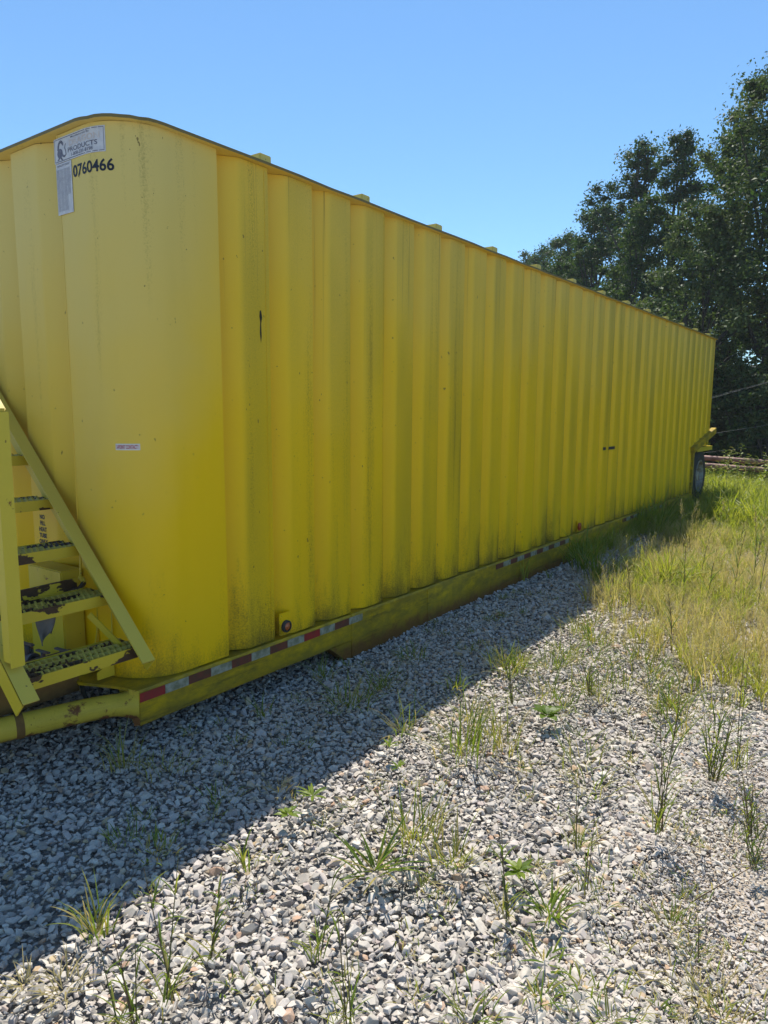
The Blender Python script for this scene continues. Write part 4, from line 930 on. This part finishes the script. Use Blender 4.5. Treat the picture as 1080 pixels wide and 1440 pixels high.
mb = MB(); mb.tube([(4.2, 19.05, -0.1), (4.2, 19.05, 4.2)], [0.11, 0.09], 10); tag(mb.build('cable_post', M['bark'], smooth=60), 'round wooden post that carries the slanting cables', 'post')
mb = MB(); mb.tube([(-6.95, 19.05, -0.1), (-6.95, 19.05, 0.9)], [0.10, 0.09], 10); tag(mb.build('anchor_post', M['bark'], smooth=60), 'short wooden anchor post of the cables behind the tank', 'post')
def leafy(x, y, h, lb, n=3, group=None):
    rr = random.Random(int(x*91+y*13)); t = thing('leafy_weed', (x, y, 0), lb, 'weed', group)
    for i in range(n):
        a = rr.uniform(0, 6.28); ln = rr.uniform(0.0, 0.22); hh = h*rr.uniform(0.75, 1.0)
        pts = [Vector((x+0.12*i*math.cos(a)+ln*hh*u*u*math.cos(a), y+0.12*i*math.sin(a)+ln*hh*u*u*math.sin(a), hh*u)) for u in np.linspace(0, 1, 6)]
        mb = MB(); mb.tube(pts, [0.007-0.001*k for k in range(6)], 5); mb.build('stem', M['stem'], t, smooth=60)
        mb = MB()
        for k in range(34):
            u = 0.2+0.8*k/33; q = pts[min(5, int(u*5))].lerp(pts[min(5, int(u*5)+1)], (u*5) % 1); b = k*2.4+rr.uniform(-.4, .4)
            L = 0.17*(1.15-0.7*u)*rr.uniform(0.7, 1.2); mb.leaf(q, (math.cos(b), math.sin(b), rr.uniform(-0.1, 0.7)), (0, 0, 1), L, L*0.38, rr.uniform(0.1, 0.6), rr.uniform(0, 0.9))
        mb.build('leaves', M['grass'], t)
leafy(-0.13, 16.6, 1.02, 'tall leafy weed standing in front of the rust red pipes beside the wheel', 4)
leafy(0.62, 17.0, 0.98, 'leafy weed in front of the rust red pipes at the right edge', 5)
leafy(0.28, 17.3, 0.75, 'lower leafy weed between the two tall ones in front of the pipes', 4)
leafy(1.2, 16.6, 0.9, 'leafy weed at the far right in front of the pipes', 4)
leafy(-0.45, 16.2, 0.70, 'leafy weed half hidden behind the trailer wheel', 4)
# seedlings on the mudguard
for i, (y, lb) in enumerate(((13.8, 'small seedling growing on the mudguard above the wheel'), (14.35, 'second seedling on the rear end of the mudguard'))):
    t = thing('seedling', (-0.06, y, 1.03), lb, 'weed')
    mb = MB(); rr = random.Random(i)
    for k in range(14):
        b = rr.uniform(0, 6.28); mb.leaf((-0.06+rr.uniform(-.05, .05), y+rr.uniform(-.2, .2), 1.03+rr.uniform(0, 0.06)), (math.cos(b), math.sin(b), 0.8), (0, 0, 1), 0.07, 0.035, 0.3, rr.random())
    mb.build('leaves', M['grass'], t)

# ------------------------------------------------------------------ trees
def leaf_cloud(centres, radii, per, size, rng, squash=0.75):
    per = int(per*1.7); size *= 0.82
    C = np.repeat(centres, per, 0); Rr = np.repeat(radii, per); n = len(C)
    d = rng.normal(size=(n, 3)); d /= np.linalg.norm(d, axis=1)[:, None]
    r_ = np.minimum(np.abs(rng.normal(0, 0.58, n)), 1.15)*rng.uniform(0.85, 1.0, n); P = C+d*(Rr*r_)[:, None]*np.array([1, 1, squash])
    nr = d*0.5+rng.normal(size=(n, 3))*0.7+np.array([0, 0, 0.55]); nr /= np.linalg.norm(nr, axis=1)[:, None]
    t = rng.normal(size=(n, 3)); t -= nr*(t*nr).sum(1)[:, None]; t /= np.linalg.norm(t, axis=1)[:, None]; b = np.cross(nr, t)
    L = (size*rng.uniform(0.6, 1.3, n))[:, None]; W = L*rng.uniform(0.45, 0.7, n)[:, None]
    V = np.stack([P-t*L*0.5, P+b*W*0.5+nr*W*0.12, P+t*L*0.5-nr*L*0.08, P-b*W*0.5+nr*W*0.12], 1).reshape(-1, 3)
    tint = np.repeat(np.clip(np.repeat(rng.uniform(0.1, 0.9, len(centres)), per)+rng.normal(0, 0.18, n), 0, 1), 4)
    return V, tint
def cloud_mesh(name, V, tint, mat_):
    me = bpy.data.meshes.new(name); nv = len(V); nf = nv//4
    me.vertices.add(nv); me.vertices.foreach_set('co', V.astype(np.float32).ravel())
    me.loops.add(nv); me.loops.foreach_set('vertex_index', np.arange(nv, dtype=np.int32))
    me.polygons.add(nf); me.polygons.foreach_set('loop_start', np.arange(0, nv, 4, dtype=np.int32))
    a = me.attributes.new('tint', 'FLOAT', 'POINT'); a.data.foreach_set('value', tint.astype(np.float32))
    me.materials.append(mat_); me.update(calc_edges=True); return me
def tree(x, y, h, rad, label, shape='oval', cb=0.2, nc=90, per=120, leafs=0.20, mat_='leaf', seed=1, z0=0.0, group=None, extra=(), name='broadleaf_tree'):
    rng = np.random.default_rng(seed); t = thing(name, (x, y, z0), label, 'tree', group)
    cs, rs = [], []
    lobes = [(rng.uniform(0, 6.28), rng.uniform(0.55, 1.15)) for _ in range(7)]
    for i in range(nc):
        u = cb+(1-cb)*(i+rng.random())/nc; v = (u-cb)/(1-cb)
        if shape == 'cone': pr = (1-v)**0.75*0.95+0.10
        elif shape == 'column': pr = (0.6+0.4*math.sin(math.pi*min(1, v*1.25+0.1)))*(1 if v < 0.8 else (1-v)/0.2*0.6+0.4)
        else: pr = math.sin(math.pi*(0.18+0.80*v))**0.7
        a = rng.uniform(0, 6.28); lb = 1+0.28*sum(math.cos(a-la)*lw*math.sin(u*9+la*3) for la, lw in lobes[:4])
        rr_ = rad*pr*math.sqrt(rng.random())*min(1.35, max(0.55, lb))
        cs.append((x+rr_*math.cos(a), y+rr_*math.sin(a), z0+h*u*0.97)); rs.append(rad*rng.uniform(0.18, 0.38)*(0.75+0.4*(1-v)))
    for ex, ey, ez, er in extra: cs.append((x+ex, y+ey, z0+ez)); rs.append(er)
    cs = np.array(cs); rs = np.array(rs); V, ti = leaf_cloud(cs, rs, per, leafs, rng)
    obj('crown', cloud_mesh('crown', V, ti, M[mat_]), t)
    mb = MB(); wob = [Vector((rng.normal()*0.12, rng.normal()*0.12, 0))*k*0.4 for k in range(7)]
    tp = [Vector((x, y, z0-0.3+h*0.9*k/6))+wob[k] for k in range(7)]; tr_ = h*0.016
    mb.tube(tp, [tr_*(1.25 if k == 0 else 1-0.14*k) for k in range(7)], 10); tk = mb.build('trunk', M['bark'], t, smooth=60)
    mb = MB()
    for i in rng.choice(len(cs), min(26, len(cs)), replace=False):
        c = Vector(cs[i]); k = max(0.12, min(0.85, (c.z-z0)/h*0.8)); p0 = tp[0].lerp(tp[-1], k); md_ = p0.lerp(c, 0.5)+Vector((0, 0, 0.25))
        mb.tube([p0, md_, c], [tr_*0.38*(1-k*0.5), tr_*0.22, tr_*0.07], 5)
    mb.build('limbs', M['bark'], t, smooth=60)
    return t
tree(-0.6, 23.6, 11.4, 3.2, 'tallest leafy tree at the right edge of the photo', 'oval', 0.08, 190, 230, 0.125, 'leaf_pale', 11)
tree(-2.6, 27.3, 11.2, 1.9, 'tall narrow tree left of the tallest one at the right', 'column', 0.06, 140, 220, 0.14, 'leaf', 12)
tree(-4.9, 30.1, 12.5, 2.4, 'pointed tree rising between two broader crowns', 'cone', 0.06, 130, 210, 0.15, 'leaf', 13)
tree(-6.9, 31.6, 12.6, 1.75, 'loose topped tree with a round clump sticking out to its left', 'column', 0.05, 130, 200, 0.15, 'leaf', 14,
     extra=((-1.35, -0.5, 10.6, 0.8), (-1.9, -0.6, 10.5, 0.6), (-1.1, -0.4, 11.0, 0.55), (-1.7, -0.5, 11.0, 0.5), (0.0, 0, 12.6, 0.6), (0.5, -0.2, 12.2, 0.7), (-0.5, -0.2, 12.2, 0.7), (0.6, 0, 11.5, 0.7), (-0.6, 0, 11.4, 0.6)))
tree(-10.0, 35.7, 11.8, 3.0, 'broad tree left of the loose topped one', 'oval', 0.05, 150, 200, 0.165, 'leaf', 15)
tree(-13.7, 40.7, 12.0, 2.7, 'mid sized tree further left where the wood gets lower', 'oval', 0.05, 120, 190, 0.18, 'leaf', 16)
tree(-18.0, 47.5, 13.0, 2.9, 'small distant tree next to the tank roof edge', 'oval', 0.05, 90, 170, 0.20, 'leaf', 17)
tree(-24.2, 57.7, 15.2, 3.2, 'farthest low tree peeping over the tank roof', 'oval', 0.05, 90, 150, 0.24, 'leaf', 18)
tree(2.6, 22.5, 12.4, 3.0, 'leafy tree just beyond the right side of the tallest one', 'oval', 0.06, 130, 180, 0.15, 'leaf', 19)
tree(6.6, 24.0, 12.5, 3.2, 'outermost tree of the wood to the right', 'oval', 0.06, 110, 150, 0.17, 'leaf', 20)
tree(-2.3, 22.6, 7.6, 2.0, 'shorter pale leaved tree in front of the tall narrow one', 'oval', 0.03, 110, 190, 0.125, 'leaf_pale', 21)
tree(-5.0, 26.5, 9.2, 2.1, 'dark shorter tree in front of the pointed one', 'oval', 0.03, 120, 180, 0.135, 'leaf', 22)
tree(-8.2, 30.0, 9.0, 2.1, 'dark shorter tree below the loose topped one', 'oval', 0.03, 110, 180, 0.14, 'leaf', 23)
tree(-11.6, 36.0, 9.4, 2.4, 'dark shorter tree below the broad one', 'oval', 0.03, 100, 170, 0.16, 'leaf', 24)
def shrub(x, y, h, rad, label, seed, mat_='leaf', group=None, leafs=0.14):
    rng = np.random.default_rng(seed); t = thing('shrub', (x, y, 0), label, 'shrub', group); n = 26
    a = rng.uniform(0, 6.28, n); r_ = rad*np.sqrt(rng.random(n)); zz = h*(0.15+0.75*rng.random(n))*(1-0.35*(r_/rad)**2)
    cs = np.column_stack([x+r_*np.cos(a), y+r_*np.sin(a), zz]); V, ti = leaf_cloud(cs, rng.uniform(0.22, 0.42, n)*rad, 110, leafs, rng)
    obj('leaves', cloud_mesh('leaves', V, ti, M[mat_]), t)
    mb = MB()
    for c in cs[:10]: mb.tube([(x+rng.normal()*0.08, y+rng.normal()*0.08, -0.05), ((x+c[0])/2, (y+c[1])/2, c[2]*0.6), tuple(c)], [0.035, 0.025, 0.008], 5)
    mb.build('stems', M['bark'], t, smooth=60)
shrub(0.25, 19.9, 2.9, 0.8, 'pale leaved shrub above the cables at the right edge', 61, 'leaf_pale')
for i, (x, y, h, rd) in enumerate(((-3.4, 21.6, 3.2, 1.5), (-0.6, 21.3, 2.8, 1.4), (1.9, 21.2, 3.2, 1.5), (-6.2, 24.0, 3.5, 1.7), (4.5, 21.6, 3.2, 1.6), (-9.5, 28.0, 4.0, 2.0), (-2.0, 23.4, 4.0, 1.8), (0.6, 23.0, 4.0, 1.8), (-13.0, 33.0, 4.0, 2.4))):
    shrub(x, y, h, rd, 'dark shrub in the shade at the foot of the wood', 70+i, 'leaf', 'dark shrubs along the foot of the wood', 0.17)
# the wood behind, one mass
rng = np.random.default_rng(99); n = 760
cs = np.column_stack([rng.uniform(-60, 40, n), rng.uniform(34, 66, n), np.zeros(n)]); cs[:, 1] += np.clip(-cs[:, 0], 0, 40)*0.45
hill_z = 13*(1-np.exp(-np.maximum(0, cs[:, 1]-30)/60))*0.8; cs[:, 2] = rng.uniform(0.3, 9.0, n)+hill_z*0.2
V, ti = leaf_cloud(cs, rng.uniform(1.3, 2.5, n), 62, 0.60, rng)
tag(obj('woods', cloud_mesh('woods', V, ti, M['leaf'])), kind='stuff')
